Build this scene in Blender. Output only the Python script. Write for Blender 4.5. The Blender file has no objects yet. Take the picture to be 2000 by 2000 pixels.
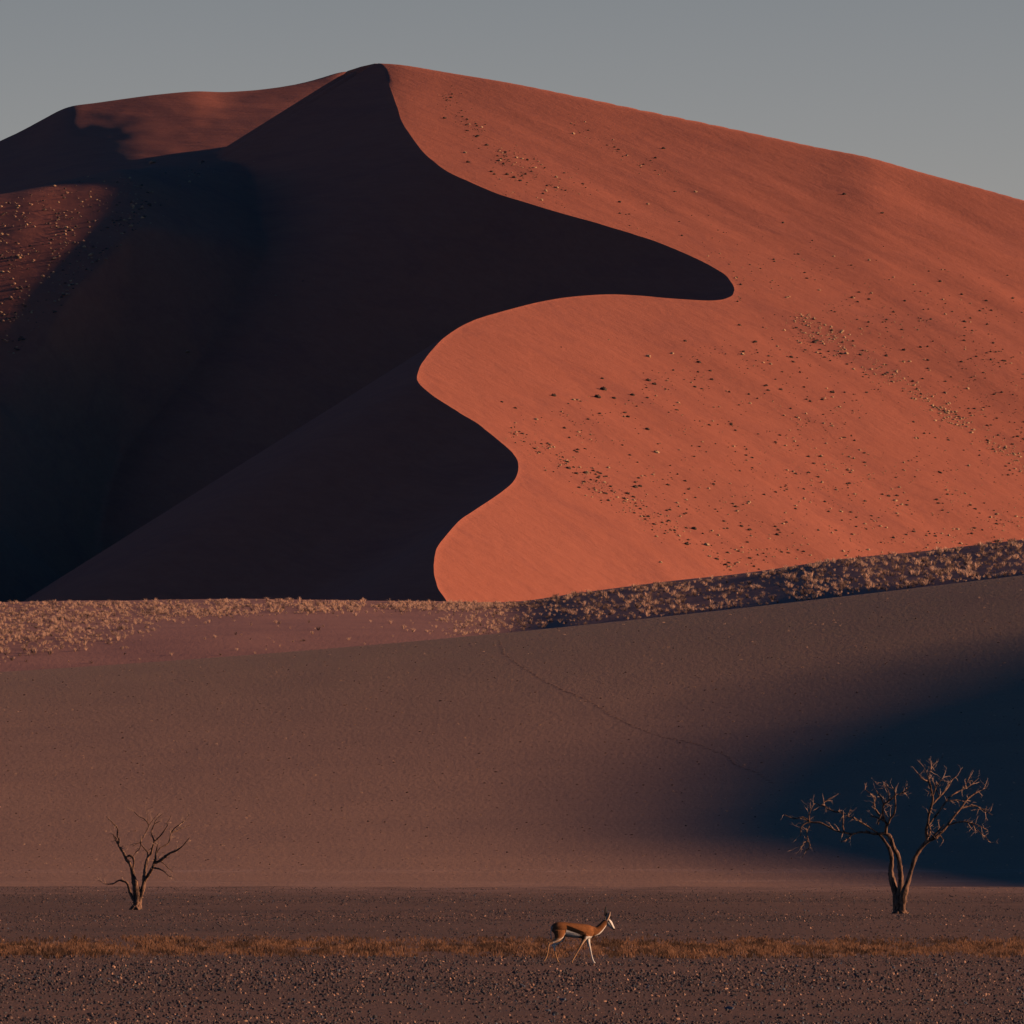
import bpy, bmesh, math, random
import numpy as np
from mathutils import Vector, Matrix, noise as mnoise

# ------------------------------------------------------------------ camera, world, sun, exposure
S = bpy.context.scene
C = S.collection
F = 25000.0            # focal length in photo pixels (photo is 2000 px)
HZ = 1683.0            # row of the horizon
CH = 2.0               # camera height over the gravel plain
TILT = math.atan((HZ - 1000) / F)

cam_d = bpy.data.cameras.new('camera'); cam = bpy.data.objects.new('camera', cam_d); C.objects.link(cam)
cam_d.sensor_width = 36; cam_d.lens = F / 2000 * 36; cam_d.clip_start = 5; cam_d.clip_end = 40000
cam.location = (0, 0, CH); cam.rotation_euler = (math.pi / 2 + TILT, 0, 0)
S.camera = cam

SUN_EL, SUN_AZ = 12.0, -2.0          # elevation; degrees the sun stands in front of due right
W = bpy.data.worlds.new('World'); S.world = W; W.use_nodes = True
wn = W.node_tree; bg = wn.nodes['Background']
sky = wn.nodes.new('ShaderNodeTexSky'); sky.sky_type = 'NISHITA'; sky.sun_disc = False
sky.sun_elevation = math.radians(SUN_EL); sky.sun_rotation = math.radians(90 + SUN_AZ)
sky.altitude = 800; sky.air_density = 1.0; sky.dust_density = 1.5; sky.ozone_density = 4.0
# sky tint: pale grey low down, blue above the view to cool the shadows
tc = wn.nodes.new('ShaderNodeTexCoord'); sp = wn.nodes.new('ShaderNodeSeparateXYZ'); wn.links.new(tc.outputs['Generated'], sp.inputs[0])
def band(a, b, c0, c1):
    mr = wn.nodes.new('ShaderNodeMapRange'); wn.links.new(sp.outputs['Z'], mr.inputs['Value']); mr.inputs['From Min'].default_value = a; mr.inputs['From Max'].default_value = b
    t = wn.nodes.new('ShaderNodeMix'); t.data_type = 'RGBA'; wn.links.new(mr.outputs['Result'], t.inputs[0])
    if isinstance(c0, tuple): t.inputs[6].default_value = (*c0, 1)
    else: wn.links.new(c0, t.inputs[6])
    t.inputs[7].default_value = (*c1, 1); return t.outputs[2]
tint = band(.07, .17, band(0.0, .07, (3.95, 2.72, 2.62), (2.02, 1.37, 1.27)), (.16, .57, .92))
ml = wn.nodes.new('ShaderNodeMix'); ml.data_type = 'RGBA'; ml.blend_type = 'MULTIPLY'; ml.inputs[0].default_value = 1
wn.links.new(sky.outputs['Color'], ml.inputs[6]); wn.links.new(tint, ml.inputs[7])
wn.links.new(ml.outputs[2], bg.inputs['Color']); bg.inputs['Strength'].default_value = 0.05

sd = bpy.data.lights.new('sun', 'SUN'); sun = bpy.data.objects.new('sun', sd); C.objects.link(sun)
sd.energy = 5.0; sd.angle = math.radians(0.53); sd.color = (1.0, 0.66, 0.43)
ce, se = math.cos(math.radians(SUN_EL)), math.sin(math.radians(SUN_EL))
SDIR = Vector((ce * math.cos(math.radians(SUN_AZ)), -ce * math.sin(math.radians(SUN_AZ)), se))
sun.rotation_euler = SDIR.to_track_quat('Z', 'Y').to_euler()

S.render.engine = 'CYCLES'; S.cycles.max_bounces = 2; S.cycles.diffuse_bounces = 0
S.view_settings.view_transform = 'Standard'; S.view_settings.look = 'None'
S.view_settings.exposure = 0.3; S.view_settings.gamma = 1.0

# ------------------------------------------------------------------ helpers
rng = np.random.default_rng(7)
random.seed(7)
tT = math.tan(TILT)
def px(u, y):                       # world x of photo column u at depth y
    return (np.asarray(u, float) - 1000) / F * y / math.cos(TILT)
def pz(v, y):                       # world z of photo row v at depth y
    b = (1000 - np.asarray(v, float)) / F
    return CH + y * (tT + b) / (1 - b * tT)
def ux(x, y): return 1000 + x / y * F * math.cos(TILT)
def vz(z, y):
    k = (z - CH) / y
    b = (k - tT) / (1 + k * tT)
    return 1000 - b * F

def vnoise(x, y, seed=0):           # smooth value noise in -1..1
    r = np.random.default_rng(seed).random((256, 256)) * 2 - 1
    xi = np.floor(x).astype(int); yi = np.floor(y).astype(int)
    fx = x - xi; fy = y - yi
    fx = fx * fx * fx * (fx * (fx * 6 - 15) + 10); fy = fy * fy * fy * (fy * (fy * 6 - 15) + 10)
    a = r[xi % 256, yi % 256]; b = r[(xi + 1) % 256, yi % 256]; c = r[xi % 256, (yi + 1) % 256]; d = r[(xi + 1) % 256, (yi + 1) % 256]
    return (a * (1 - fx) + b * fx) * (1 - fy) + (c * (1 - fx) + d * fx) * fy
def fbm(x, y, seed=0, o=4):
    t = 0; a = 1
    for k in range(o): t = t + a * vnoise(x * 2 ** k, y * 2 ** k, seed + k); a *= .5
    return t / 1.9
def smooth(a, b, x):
    t = np.clip((x - a) / (b - a), 0, 1); return t * t * (3 - 2 * t)
def spline(P, n):                   # dense Catmull-Rom through points
    P = np.array(P, float); P = np.vstack([2 * P[0] - P[1], P, 2 * P[-1] - P[-2]])
    out = []
    for i in range(1, len(P) - 2):
        for t in np.linspace(0, 1, n, endpoint=False):
            a, b, c, d = P[i - 1:i + 3]
            out.append(.5 * ((2 * b) + (-a + c) * t + (2 * a - 5 * b + 4 * c - d) * t * t + (-a + 3 * b - 3 * c + d) * t ** 3))
    out.append(P[-2]); return np.array(out)
def curve_fn(P):
    Q = spline(P, 12); return lambda u: np.interp(u, Q[:, 0], Q[:, 1])

def smooth_fn(f, w, lo=-3000, hi=5500):
    g = np.arange(lo, hi, 2.0); k = np.hanning(int(w) | 1); k /= k.sum(); v = np.convolve(np.pad(f(g), len(k) // 2, 'edge'), k, 'valid')
    return lambda u: np.interp(u, g, v)
def mesh_np(name, V, Fc, mat=None, smooth_=True, parent=None, link=True):
    V = np.asarray(V, np.float32); Fc = np.asarray(Fc, np.int32); k = Fc.shape[1]
    me = bpy.data.meshes.new(name)
    me.vertices.add(len(V)); me.vertices.foreach_set('co', V.ravel())
    me.loops.add(Fc.size); me.loops.foreach_set('vertex_index', Fc.ravel())
    me.polygons.add(len(Fc)); me.polygons.foreach_set('loop_start', np.arange(0, Fc.size, k, dtype=np.int32))
    me.polygons.foreach_set('loop_total', np.full(len(Fc), k, np.int32))
    me.polygons.foreach_set('use_smooth', np.full(len(Fc), smooth_, bool))
    me.update(calc_edges=True)
    if mat: me.materials.append(mat)
    if not link: return me
    o = bpy.data.objects.new(name, me); C.objects.link(o)
    if parent: o.parent = parent
    return o
def grid_faces(r, c):
    i = (np.arange(r - 1)[:, None] * c + np.arange(c - 1)[None, :]).ravel()
    return np.stack([i, i + 1, i + c + 1, i + c], 1)
def struct(o): o['kind'] = 'structure'; return o
def tag(o, label, cat, group=None, kind=None):
    o['label'] = label; o['category'] = cat
    if group: o['group'] = group
    if kind: o['kind'] = kind
    return o

class N:                            # tiny node-tree writer
    def __init__(s, name, rough=.95):
        s.m = bpy.data.materials.new(name); s.m.use_nodes = True; s.t = s.m.node_tree
        s.b = s.t.nodes['Principled BSDF']; s.b.inputs['Roughness'].default_value = rough
        s.b.inputs['Specular IOR Level'].default_value = .15
    def n(s, ty, **kw):
        x = s.t.nodes.new(ty)
        for k, v in kw.items():
            if k in x.inputs: x.inputs[k].default_value = v
            else: setattr(x, k, v)
        return x
    def l(s, a, b): s.t.links.new(a, b)
    def coords(s, scale=(1, 1, 1), rot=(0, 0, 0), src='Object'):
        if not hasattr(s, 'tc'): s.tc = s.n('ShaderNodeTexCoord')
        m = s.n('ShaderNodeMapping'); m.inputs['Scale'].default_value = scale; m.inputs['Rotation'].default_value = rot
        s.l(s.tc.outputs[src], m.inputs['Vector']); return m.outputs[0]
    def along(s, deg, scale):        # turn first, then stretch: long axis lies at deg in the ground plane
        v = s.coords((1, 1, 1), (0, 0, math.radians(-deg))); m = s.n('ShaderNodeMapping'); m.inputs['Scale'].default_value = scale
        s.l(v, m.inputs['Vector']); return m.outputs[0]
    def noise(s, vec, scale, detail=4, rough=.6, dist=0):
        x = s.n('ShaderNodeTexNoise'); x.inputs['Scale'].default_value = scale; x.inputs['Detail'].default_value = detail
        x.inputs['Roughness'].default_value = rough; x.inputs['Distortion'].default_value = dist
        s.l(vec, x.inputs['Vector']); return x.outputs[0]
    def ramp(s, fac, stops):
        r = s.n('ShaderNodeValToRGB'); e = r.color_ramp.elements
        while len(e) < len(stops): e.new(.5)
        for el, (p, c) in zip(e, stops): el.position = p; el.color = (c, c, c, 1) if not isinstance(c, tuple) else (*c, 1)
        s.l(fac, r.inputs[0]); return r.outputs[0]
    def mix(s, fac, a, b, mode='MIX'):
        x = s.n('ShaderNodeMix', data_type='RGBA', blend_type=mode)
        for sock, val in ((x.inputs[0], fac), (x.inputs[6], a), (x.inputs[7], b)):
            if isinstance(val, bpy.types.NodeSocket): s.l(val, sock)
            elif isinstance(val, tuple): sock.default_value = (*val, 1)
            else: sock.default_value = val
        return x.outputs[2]
    def col(s, c):
        if isinstance(c, tuple): s.b.inputs['Base Color'].default_value = (*c, 1)
        else: s.l(c, s.b.inputs['Base Color'])
    def bump(s, h, dist, strength=1.0):
        b = s.n('ShaderNodeBump'); b.inputs['Distance'].default_value = dist; b.inputs['Strength'].default_value = strength
        s.l(h, b.inputs['Height'])
        if hasattr(s, 'lastb'): s.l(s.lastb, b.inputs['Normal'])
        s.lastb = b.outputs[0]; s.l(b.outputs[0], s.b.inputs['Normal'])

# ------------------------------------------------------------------ materials
def mat_red():
    m = N('red_dune_sand')
    v = m.along(-72, (.012, .10, .10))
    st = m.noise(v, 3.0, 6, .6, .4)
    vl = m.coords((.01, .01, .01)); lo = m.noise(vl, 2.0, 3)
    c = m.mix(m.ramp(st, [(.35, 0.0), (.68, 1.0)]), (.46, .134, .074), (.40, .116, .066))
    c = m.mix(m.ramp(lo, [(.35, 0.0), (.7, .5)]), c, (.42, .116, .062))
    d2 = m.noise(m.along(-72, (.0035, .03, .03)), 2.2, 6, .65, 1.2)
    c = m.mix(m.ramp(d2, [(.50, 0.0), (.68, .5)]), c, (.30, .088, .060))
    d3 = m.noise(m.along(-72, (.03, .45, .45)), 2.0, 5, .75)
    c = m.mix(m.ramp(d3, [(.40, 0.0), (.75, .4)]), c, (.52, .17, .10))
    m.col(c)
    m.bump(st, .4, .4)
    m.bump(m.noise(m.coords((.6, .6, .6)), 1.2, 5, .7), .18, .7)
    return m.m
def mat_mid():
    m = N('brown_dune_sand')
    lo = m.noise(m.coords((.012, .03, .03)), 2.0, 4)
    c = m.mix(m.ramp(lo, [(.35, 0.0), (.7, 1.0)]), (.41, .21, .128), (.36, .185, .118))
    sp = m.n('ShaderNodeSeparateXYZ'); m.l(m.tc.outputs['Object'], sp.inputs[0])
    def zr(a, b, x0=0.0, x1=1.0):
        r = m.n('ShaderNodeMapRange', interpolation_type='SMOOTHSTEP'); m.l(sp.outputs['Z'], r.inputs['Value'])
        for k, v in (('From Min', a), ('From Max', b), ('To Min', x0), ('To Max', x1)): r.inputs[k].default_value = v
        return r.outputs[0]
    def mul(a, b):
        x = m.n('ShaderNodeMath', operation='MULTIPLY')
        for k, v in enumerate((a, b)):
            if isinstance(v, float): x.inputs[k].default_value = v
            else: m.l(v, x.inputs[k])
        return x.outputs[0]
    gr = m.noise(m.coords((.25, .05, .05)), 2.0, 5, .7)
    c = m.mix(mul(zr(14.0, 34.0), m.ramp(gr, [(.3, .35), (.7, 1.0)])), c, (.37, .215, .118))       # sparse dry growth thickens to the top
    fine = m.noise(m.coords((1.2, .4, .4)), 3.0, 4, .75)
    c = m.mix(m.ramp(fine, [(.35, 0.0), (.7, .35)]), c, (.19, .095, .07))
    st = m.noise(m.coords((.09, .3, .5)), 1.6, 7, .7, 1.5)
    b1 = mul(mul(zr(.75, .95), zr(1.12, 1.3, 1.0, 0.0)), m.ramp(st, [(.50, 0.0), (.64, .75)]))
    b2 = mul(mul(zr(-.6, -.3), zr(-.1, .25, 1.0, 0.0)), m.ramp(m.noise(m.coords((.05, .25, .6)), 1.0, 7, .7, 1.2), [(.50, 0.0), (.66, .75)]))
    c = m.mix(b1, c, (.52, .30, .22)); c = m.mix(b2, c, (.50, .28, .19))
    m.col(c)
    m.bump(m.noise(m.coords((.25, 1.0, 1.0), (0, 0, .35)), .5, 4, .6), .12, .5)
    m.bump(m.noise(m.coords((1, .35, 1)), 1.5, 5, .7), .12, .7)
    return m.m
def mat_ridge():
    m = N('ridge_sand')
    lo = m.noise(m.coords((.03, .03, .03)), 2.0, 4)
    m.col(m.mix(m.ramp(lo, [(.35, 0.0), (.7, 1.0)]), (.37, .165, .120), (.30, .135, .105)))
    m.bump(m.noise(m.coords((1, .3, 1)), 1.2, 5, .7), .15, .6)
    return m.m
def mat_plain():
    m = N('gravel_ground')
    lo = m.noise(m.coords((.02, .006, .1)), 3.0, 4)
    c = m.mix(m.ramp(lo, [(.35, 0.0), (.7, 1.0)]), (.19, .095, .061), (.125, .068, .047))
    sp = m.n('ShaderNodeSeparateXYZ'); m.l(m.tc.outputs['Object'], sp.inputs[0]); r = m.n('ShaderNodeMapRange', interpolation_type='SMOOTHSTEP'); m.l(sp.outputs['Y'], r.inputs['Value'])
    for k, v in (('From Min', 640.0), ('From Max', 1010.0)): r.inputs[k].default_value = v
    pt = m.noise(m.coords((.09, .012, .1)), 2.0, 6, .7, .8); q = m.n('ShaderNodeMath', operation='MULTIPLY'); m.l(r.outputs[0], q.inputs[0]); m.l(m.ramp(pt, [(.36, 0.0), (.60, 1.0)]), q.inputs[1])
    c = m.mix(q.outputs[0], c, (.33, .175, .12))                     # wind-blown sand thickens over the far gravel
    m.col(c)
    m.bump(m.noise(m.coords((1, .5, 1)), 9, 4, .7), .05, .8)
    return m.m
M_RED, M_MID, M_RIDGE, M_PLAIN = mat_red(), mat_mid(), mat_ridge(), mat_plain()

# ------------------------------------------------------------------ the great red dune
DB, DR = 2400.0, 3550.0
PW = 1.35
def DRu(u): return DR - .15 * (np.clip(u, 600, 2600) - 735)
CREST = [(732,124),(747,142),(758,163),(774,205),(784,236),(798,259),(820,290),(845,314),(878,337),(917,355),(968,377),(1019,393),(1062,406),
 (1106,419),(1157,433),(1200,446),(1243,459),(1290,475),(1341,496),(1383,516),(1415,536),(1430,553),(1434,565),(1430,577),(1410,585),(1383,587),(1341,585),(1300,582),
 (1243,577),(1189,575),(1135,578),(1091,583),(1048,591),(1004,602),(954,616),(917,629),(874,654),(845,682),(823,712),(815,732),(818,749),(845,772),
 (869,788),(901,808),(938,831),(970,857),(999,882),(1011,902),(1012,918),(1003,940),(978,962),(938,989),(901,1014),(876,1041),(854,1070),(847,1099),
 (849,1125),(856,1148),(871,1172),(890,1205),(915,1250)]
sky_f = curve_fn([(-1600, 420),(-400, 240),(400,150),(600,130),(700,122),(735,123),(790,127),(880,142),(1000,162),(1140,190),(1240,211),(1400,244),(1600,288),(1800,336),
                  (2000,390),(2200,450),(2600,600),(3400,900),(5200,1500)])
skyline_f = curve_fn([(-1600, 420),(-400, 240),(400,150),(600,130),(700,122),(735,123),(790,127),(880,142),(1000,162),(1140,190),(1240,211),(1390,241),(1500,265),(1600,285),(1660,300),
                  (1720,310),(1760,320),(1800,331),(1860,347),(1930,374),(2000,402),(2200,480),(2600,620),(3400,900),(5200,1500)])
def vB(u): return 1290 + .43 * (np.clip(u, 400, 9000) - 735)
def L_y(u, v):                      # depth at which the sight line through (u, v) meets the sunlit face
    t = (vB(u) - v) / (vB(u) - sky_f(u)); return DB + (DRu(u) - DB) * np.sign(t) * np.abs(t) ** PW
def L_z(x, y):
    u = ux(x, y); dr = DRu(u); yy = np.minimum(y, dr); t = (yy - DB) / (dr - DB); t = np.sign(t) * np.abs(t) ** (1 / PW)
    z = pz(vB(u) - t * (vB(u) - sky_f(u)), yy)
    z = z + (pz(skyline_f(u), dr) - pz(sky_f(u), dr)) * smooth(dr - 300, dr, y)
    e = y - dr; w = 5.0
    return z - (np.sqrt(e * e + w * w) + e) * .225 + .18 * w * np.exp(-(e / 40) ** 2)
cr = spline(CREST, 14); _q = np.arange(len(cr)) / 9.0; cr[:, 0] += fbm(_q, _q * 0 + 2, 71, 3) * 1.3 * np.minimum(_q, 1)
cy = L_y(cr[:, 0], cr[:, 1]); cx = px(cr[:, 0], cy); cz = pz(cr[:, 1], cy)
# keep the crest single valued in depth
ymono = np.minimum.accumulate(cy)
print('crest nonmono', float(np.max(cy - ymono)))
cy = ymono - np.arange(len(cy)) * 1e-3
cx = px(cr[:, 0], cy); cz = pz(cr[:, 1], cy)
# short crest from the summit to the back left, hidden toe of the crest in front
bk = np.array([(DR + 20, 705, 130), (DR + 45, 677, 139)], float)
yy = np.concatenate([[1900, 2150], cy[::-1], bk[:, 0], [DR + 200, 5000]])
xx = np.concatenate([[cx[-1] + 14, cx[-1] + 10], cx[::-1], px(bk[:, 1], bk[:, 0]), [px(640, DR + 200), px(600, 5000)]])
xc_f = lambda y: np.interp(y, yy, xx)
CP = np.concatenate([np.stack([cx, cy, cz], 1), np.stack([px(bk[:, 1], bk[:, 0]), bk[:, 0], pz(bk[:, 2], bk[:, 0])], 1)])
REP = .63                            # tangent of the angle of repose
def cones(x, y, P, m=REP):
    out = np.full(x.shape, -1e9)
    for i in range(0, len(P)):
        np.maximum(out, P[i, 2] - m * np.sqrt((x - P[i, 0]) ** 2 + (y - P[i, 1]) ** 2), out=out)
    return out
skyB = curve_fn([(-2500, 700), (-1200, 560), (-300,400),(0,275),(69,241),(129,209),(159,205),(254,192),(290,187),(384,178),(406,180),(449,180),(514,175),(580,165),(634,151),(677,139),(760,150),(900,200),(1300,420),(2400,900)])
YB = 3980.0
skyBs = smooth_fn(skyB, 300); skyB = smooth_fn(skyB, 44)
YBu = smooth_fn(lambda u: np.interp(u, [-900, -200, 90, 400, 560, 640, 730, 1200], [3860, 3930, 3995, 3980, 3966, 3992, 4062, 4080]), 120)
_az = math.tan(math.radians(-SUN_AZ)); _te = math.tan(math.radians(SUN_EL)) / math.cos(math.radians(SUN_AZ))
_o = np.argsort(CP[:, 1])
def shade_h(x, y):                   # height under which the main crest keeps the sun off the slopes to its left
    out = np.full(x.shape, -1e9); q = np.arange(2500, 3570, 6.0); cx_ = np.interp(q, CP[_o, 1], CP[_o, 0]); cz_ = np.interp(q, CP[_o, 1], CP[_o, 2])
    yy_ = y.copy()
    for _ in range(3): xc_ = np.interp(yy_, q, cx_); yy_ = y + _az * (xc_ - x)
    return np.interp(yy_, q, cz_) - _te * (np.interp(yy_, q, cx_) - x)
def B_z(x, y):                       # the lower dune behind to the left
    u = ux(x, y); yb = YBu(u); s_ = np.minimum(y, yb)
    z0 = pz(skyBs(u), yb) + (pz(skyB(u), yb) - pz(skyBs(u), yb)) * smooth(yb - 260, yb, y)
    e = y - yb; w = 4.0
    zs = z0 - (yb - s_) * .105 - (np.sqrt(e * e + w * w) + e) * .2 + .15 * w * np.exp(-(e / 40) ** 2)
    xl = np.interp(y, [2600, 3180, 3235, 3270, 3310, 3400, 3480, 3550, 3620, 3720, 3900], [-155, -127, -114, -107, -99, -103, -110, -116, -120, -125, -130])
    yf = np.interp(x, [-300, -160, -127, -114, -98, 0], [3130, 3150, 3180, 3235, 3310, 3400])
    up = np.maximum(0, y - yf); sh = shade_h(x, y) + smooth(-2, 60, xl + 15 - x) * smooth(-10, 70, y - yf) * (np.minimum(up * .010, 2.2) + 1.6) - 1.1 + fbm(x / 34, y / 120, 35, 3) * .42 + fbm(x / 7, y / 50, 36, 2) * .10 * smooth(0, 40, up)
    k = smooth(3380, 3570, y)
    dd = np.sqrt(np.maximum(0, x - xl) ** 2 + (.5 * np.maximum(0, yf - y)) ** 2 + 9) - 3
    z = zs * k + (sh - .42 * dd) * (1 - k)
    return z + (fbm(x / 60, y / 160, 31, 3) * .6 + fbm((x + y * .1) / 9, y / 60, 33, 2) * .2) * smooth(0, 60, np.abs(y - yb)) * k
skyline_f = lambda u: sky_f(u) - 4.5 * np.exp(-((u - 1695) / 75) ** 2)

def rows(y0, y1, n): return np.linspace(y0, y1, n)
ys = np.concatenate([np.linspace(1950, cy[-1] - 1, 40), np.interp(np.linspace(0, len(cy) - 1, 520), np.arange(len(cy)), cy[::-1]),
                     np.linspace(DR + 2, 4150, 130), np.linspace(4170, 4900, 20)])
ys = np.unique(np.round(np.concatenate([ys, [DR, YB]]), 3))
wl = -np.concatenate([np.linspace(0, 160, 150)[1:], np.linspace(163, 620, 40)])[::-1]
wr = np.concatenate([np.linspace(0, 6, 9)[1:], np.linspace(6.8, 190, 170), np.linspace(194, 620, 36)])
YL, WL = np.meshgrid(ys, np.concatenate([wl, [0]]), indexing='ij'); XL = xc_f(YL) + WL
YR, WR = np.meshgrid(ys, np.concatenate([[0], wr]), indexing='ij'); XR = xc_f(YR) + WR
_c1 = np.array([px(1445, L_y(1445., 575.)), L_y(1445., 575.)]); _c2 = np.array([px(1960, L_y(1960., 880.)), L_y(1960., 880.)]); _cd = (_c2 - _c1) / np.hypot(*(_c2 - _c1))
def crease_z(x, y):                  # soft secondary crease running down to the right from the tip of the shadow
    s_ = (x - _c1[0]) * -_cd[1] + (y - _c1[1]) * _cd[0]; t = (x - _c1[0]) * _cd[0] + (y - _c1[1]) * _cd[1]
    p = (np.sqrt(s_ * s_ + 16) + s_) / 2
    return (.055 * p - .055 * (np.sqrt((s_ - 34) ** 2 + 100) + (s_ - 34)) / 2) * smooth(-8, 45, t) * smooth(0, 170, DRu(ux(x, y)) - y)
def x_(x, y): return x * .3 - y * .95
def y_r(x, y): return x * .95 + y * .3
def dist_crest(x, y):
    out = np.full(x.shape, 1e9)
    for i in range(0, len(CP), 6): np.minimum(out, np.hypot(x - CP[i, 0], y - CP[i, 1]), out=out)
    return out
ZR = L_z(XR, YR)
dR_ = dist_crest(XR, YR)
und = (fbm(x_(XR, YR) / 260, y_r(XR, YR) / 34, 5, 3) * .8 + fbm((x_(XR, YR)) / 150, (y_r(XR, YR)) / 13, 6, 3) * .28) * smooth(0, 50, dR_) * smooth(0, 90, np.abs(YR - DRu(ux(XR, YR))))
ZR = ZR + und + crease_z(XR, YR)
ZL = np.maximum(cones(XL, YL, CP), B_z(XL, YL))
back = YR > DRu(ux(XR, YR)) + 1
ZR = np.where(back, np.maximum(ZR, np.maximum(cones(XR, YR, CP[-60:]), np.where(XR < -30, B_z(XR, YR), -1e9))), ZR)
# crest column: identical on both sides
zc = np.interp(ys, CP[::-1, 1][np.argsort(CP[::-1, 1])], CP[::-1, 2][np.argsort(CP[::-1, 1])])
inside = (ys >= cy[-1]) & (ys <= DR + 45)
zc = np.where(inside, zc, np.maximum(ZL[:, -1], ZR[:, 0]))
ZL[:, -1] = zc; ZR[:, 0] = zc
ZL = np.maximum(ZL, -3); ZR = np.maximum(ZR, -3)
nr = len(ys)
VL = np.stack([XL, YL, ZL], 2).reshape(-1, 3); VR = np.stack([XR, YR, ZR], 2).reshape(-1, 3)
dune = mesh_np('red_dune', np.vstack([VL, VR]), np.vstack([grid_faces(nr, XL.shape[1]), grid_faces(nr, XR.shape[1]) + len(VL)]), M_RED)
struct(dune)

# ------------------------------------------------------------------ grass ridge
gtop = curve_fn([(-3000,1330),(-800,1200),(0,1176),(259,1173),(518,1170),(828,1174),(1000,1175),(1128,1158),(1298,1138),(1469,1118),(1640,1092),(1811,1075),(2000,1052),(2400,1010),(3200,960),(5000,960)])
def sp_(x, x0, w): return (np.sqrt((x - x0) ** 2 + w * w) + (x - x0)) / 2
def gy(x): return 2200 - 1.9 * (sp_(x, 4, 22) - sp_(x, 150, 50))
def G_z(x, y):
    yc = gy(x); zc_ = pz(gtop(ux(x, yc)), yc)
    d = yc - y
    z = zc_ - np.where(d > 0, d * .05 + np.maximum(0, d - 150) ** 2 * .0004, -d * .09)
    return z + fbm(x / 30, y / 60, 41, 3) * .25
gx = np.linspace(-330, 420, 480); gys = np.concatenate([np.linspace(-400, -150, 20), np.linspace(-148, 20, 90), np.linspace(22, 420, 40)])
GX, GD = np.meshgrid(gx, gys); GX = GX.T; GD = GD.T
GY = gy(GX) + GD; GZ = np.maximum(G_z(GX, GY), -3)
ridge = struct(mesh_np('grass_ridge', np.stack([GX, GY, GZ], 2).reshape(-1, 3), grid_faces(*GX.shape), M_RIDGE))

# ------------------------------------------------------------------ brown near dune
_mt = np.polynomial.Polynomial.fit([-600, 0,362,621,860,1000,1139,1298,1526,1754,2000,2600], [1348,1313,1288,1266,1250,1237,1221,1203,1177,1152,1125,1055], 4)
def mtop(u): return _mt(np.clip(u, -600, 2600)) + np.where(u > 2600, 0, 0) + np.maximum(0, -600 - u) * .05 - np.maximum(0, u - 2600) * .05
def my_c(x): return 1700 - 0.5 * (sp_(x, 20, 20) - sp_(x, 120, 30))
def my_t(x): return 1290 + 0 * x
def M_z(x, y):
    yc = my_c(x); yt = my_t(x); t = np.clip((y - yt) / (yc - yt), 0, 1)
    zc_ = pz(mtop(ux(x, yc)), yc)
    p = .62 * t * t * (3 - 2 * t) + .38 * t ** 1.3
    z = -.9 + (zc_ + .9) * p
    z = np.where(y > yc, zc_ - (y - yc) * .12 - (y - yc) ** 2 * .0003, z)
    return z + fbm(x / 22, y / 70, 61, 3) * .12 * smooth(0, 60, np.abs(y - yc))
mx = np.concatenate([np.linspace(-260, -82, 60)[:-1], np.linspace(-80, 80, 330), np.linspace(82, 320, 60)[1:]]); mt = np.concatenate([np.linspace(-.6, 0, 10)[:-1], np.linspace(0, 1, 220), np.linspace(1.01, 1.4, 25)])
MX, MT = np.meshgrid(mx, mt); MX = MX.T; MT = MT.T
MY = my_t(MX) + MT * (my_c(MX) - my_t(MX)); MZ = M_z(MX, MY)
near = struct(mesh_np('brown_dune', np.stack([MX, MY, MZ], 2).reshape(-1, 3), grid_faces(*MX.shape), M_MID))

# ------------------------------------------------------------------ gravel plain and desert floor
def P_z(x, y):
    z = fbm(x / 25, y / 60, 51, 3) * .04 + smooth(850, 1000, y) * fbm(x / 5, y / 40, 52, 4) * .09 - np.maximum(0, y - 1020) * .02
    return z
pxs = np.linspace(-110, 110, 150); pys = np.concatenate([np.linspace(-60, 140, 20), np.geomspace(145, 1020, 300), np.linspace(1022, 1090, 20)])
PX, PY = np.meshgrid(pxs, pys); PX = PX.T; PY = PY.T
plain = struct(mesh_np('gravel_plain', np.stack([PX, PY, P_z(PX, PY)], 2).reshape(-1, 3), grid_faces(*PX.shape), M_PLAIN))
fl = mesh_np('desert_floor', [(-15000, -2000, -2), (15000, -2000, -2), (15000, 25000, -2), (-15000, 25000, -2)], [(0, 1, 2, 3)], M_PLAIN)
struct(fl)

# ------------------------------------------------------------------ the tall dune far to the right, outside the frame: it shades the hollow behind the tree
XD = 800.0
tE, tA = math.tan(math.radians(SUN_EL)), math.tan(math.radians(-SUN_AZ))
_su = np.array([1720, 1620, 1535, 1450, 1395, 1390, 1450, 1610, 1930.]); _sv = np.array([1722, 1695, 1655, 1600, 1530, 1460, 1400, 1340, 1292.])
_Y = np.linspace(1280, 1712, 900); _sy = []
for a, b in zip(_su, _sv):
    d = M_z(px(a, _Y), _Y) - pz(b, _Y); k = int(np.argmax((d[1:] >= 0) & (d[:-1] < 0))); _sy.append(_Y[k])
_sy = np.array(_sy); _sx = px(_su, _sy); _sb = M_z(_sx, _sy) - tE * _sx + np.interp(_sy, [1320, 1430, 1500, 1600], [-.9, -.2, 1.6, 3.2]); print('shadow profile', np.round(_sy), np.round(_sb, 1))
Sf = lambda a: np.interp(a, [0, 900, 1180] + list(_sy - tA * _sx) + [1650, 1740, 1850, 2300, 3600], [-150, -50, -22] + list(_sb) + [_sb[-1] - 4, -6, -25, -50, -160])
dx_ = np.linspace(420, 1400, 66); dy_ = np.linspace(-300, 3300, 200)
DX, DY = np.meshgrid(dx_, dy_, indexing='ij')
a_ = DY - tA * XD; k_ = np.array([Sf(a_ + o) for o in np.linspace(-24, 24, 5)]).mean(0)
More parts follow.
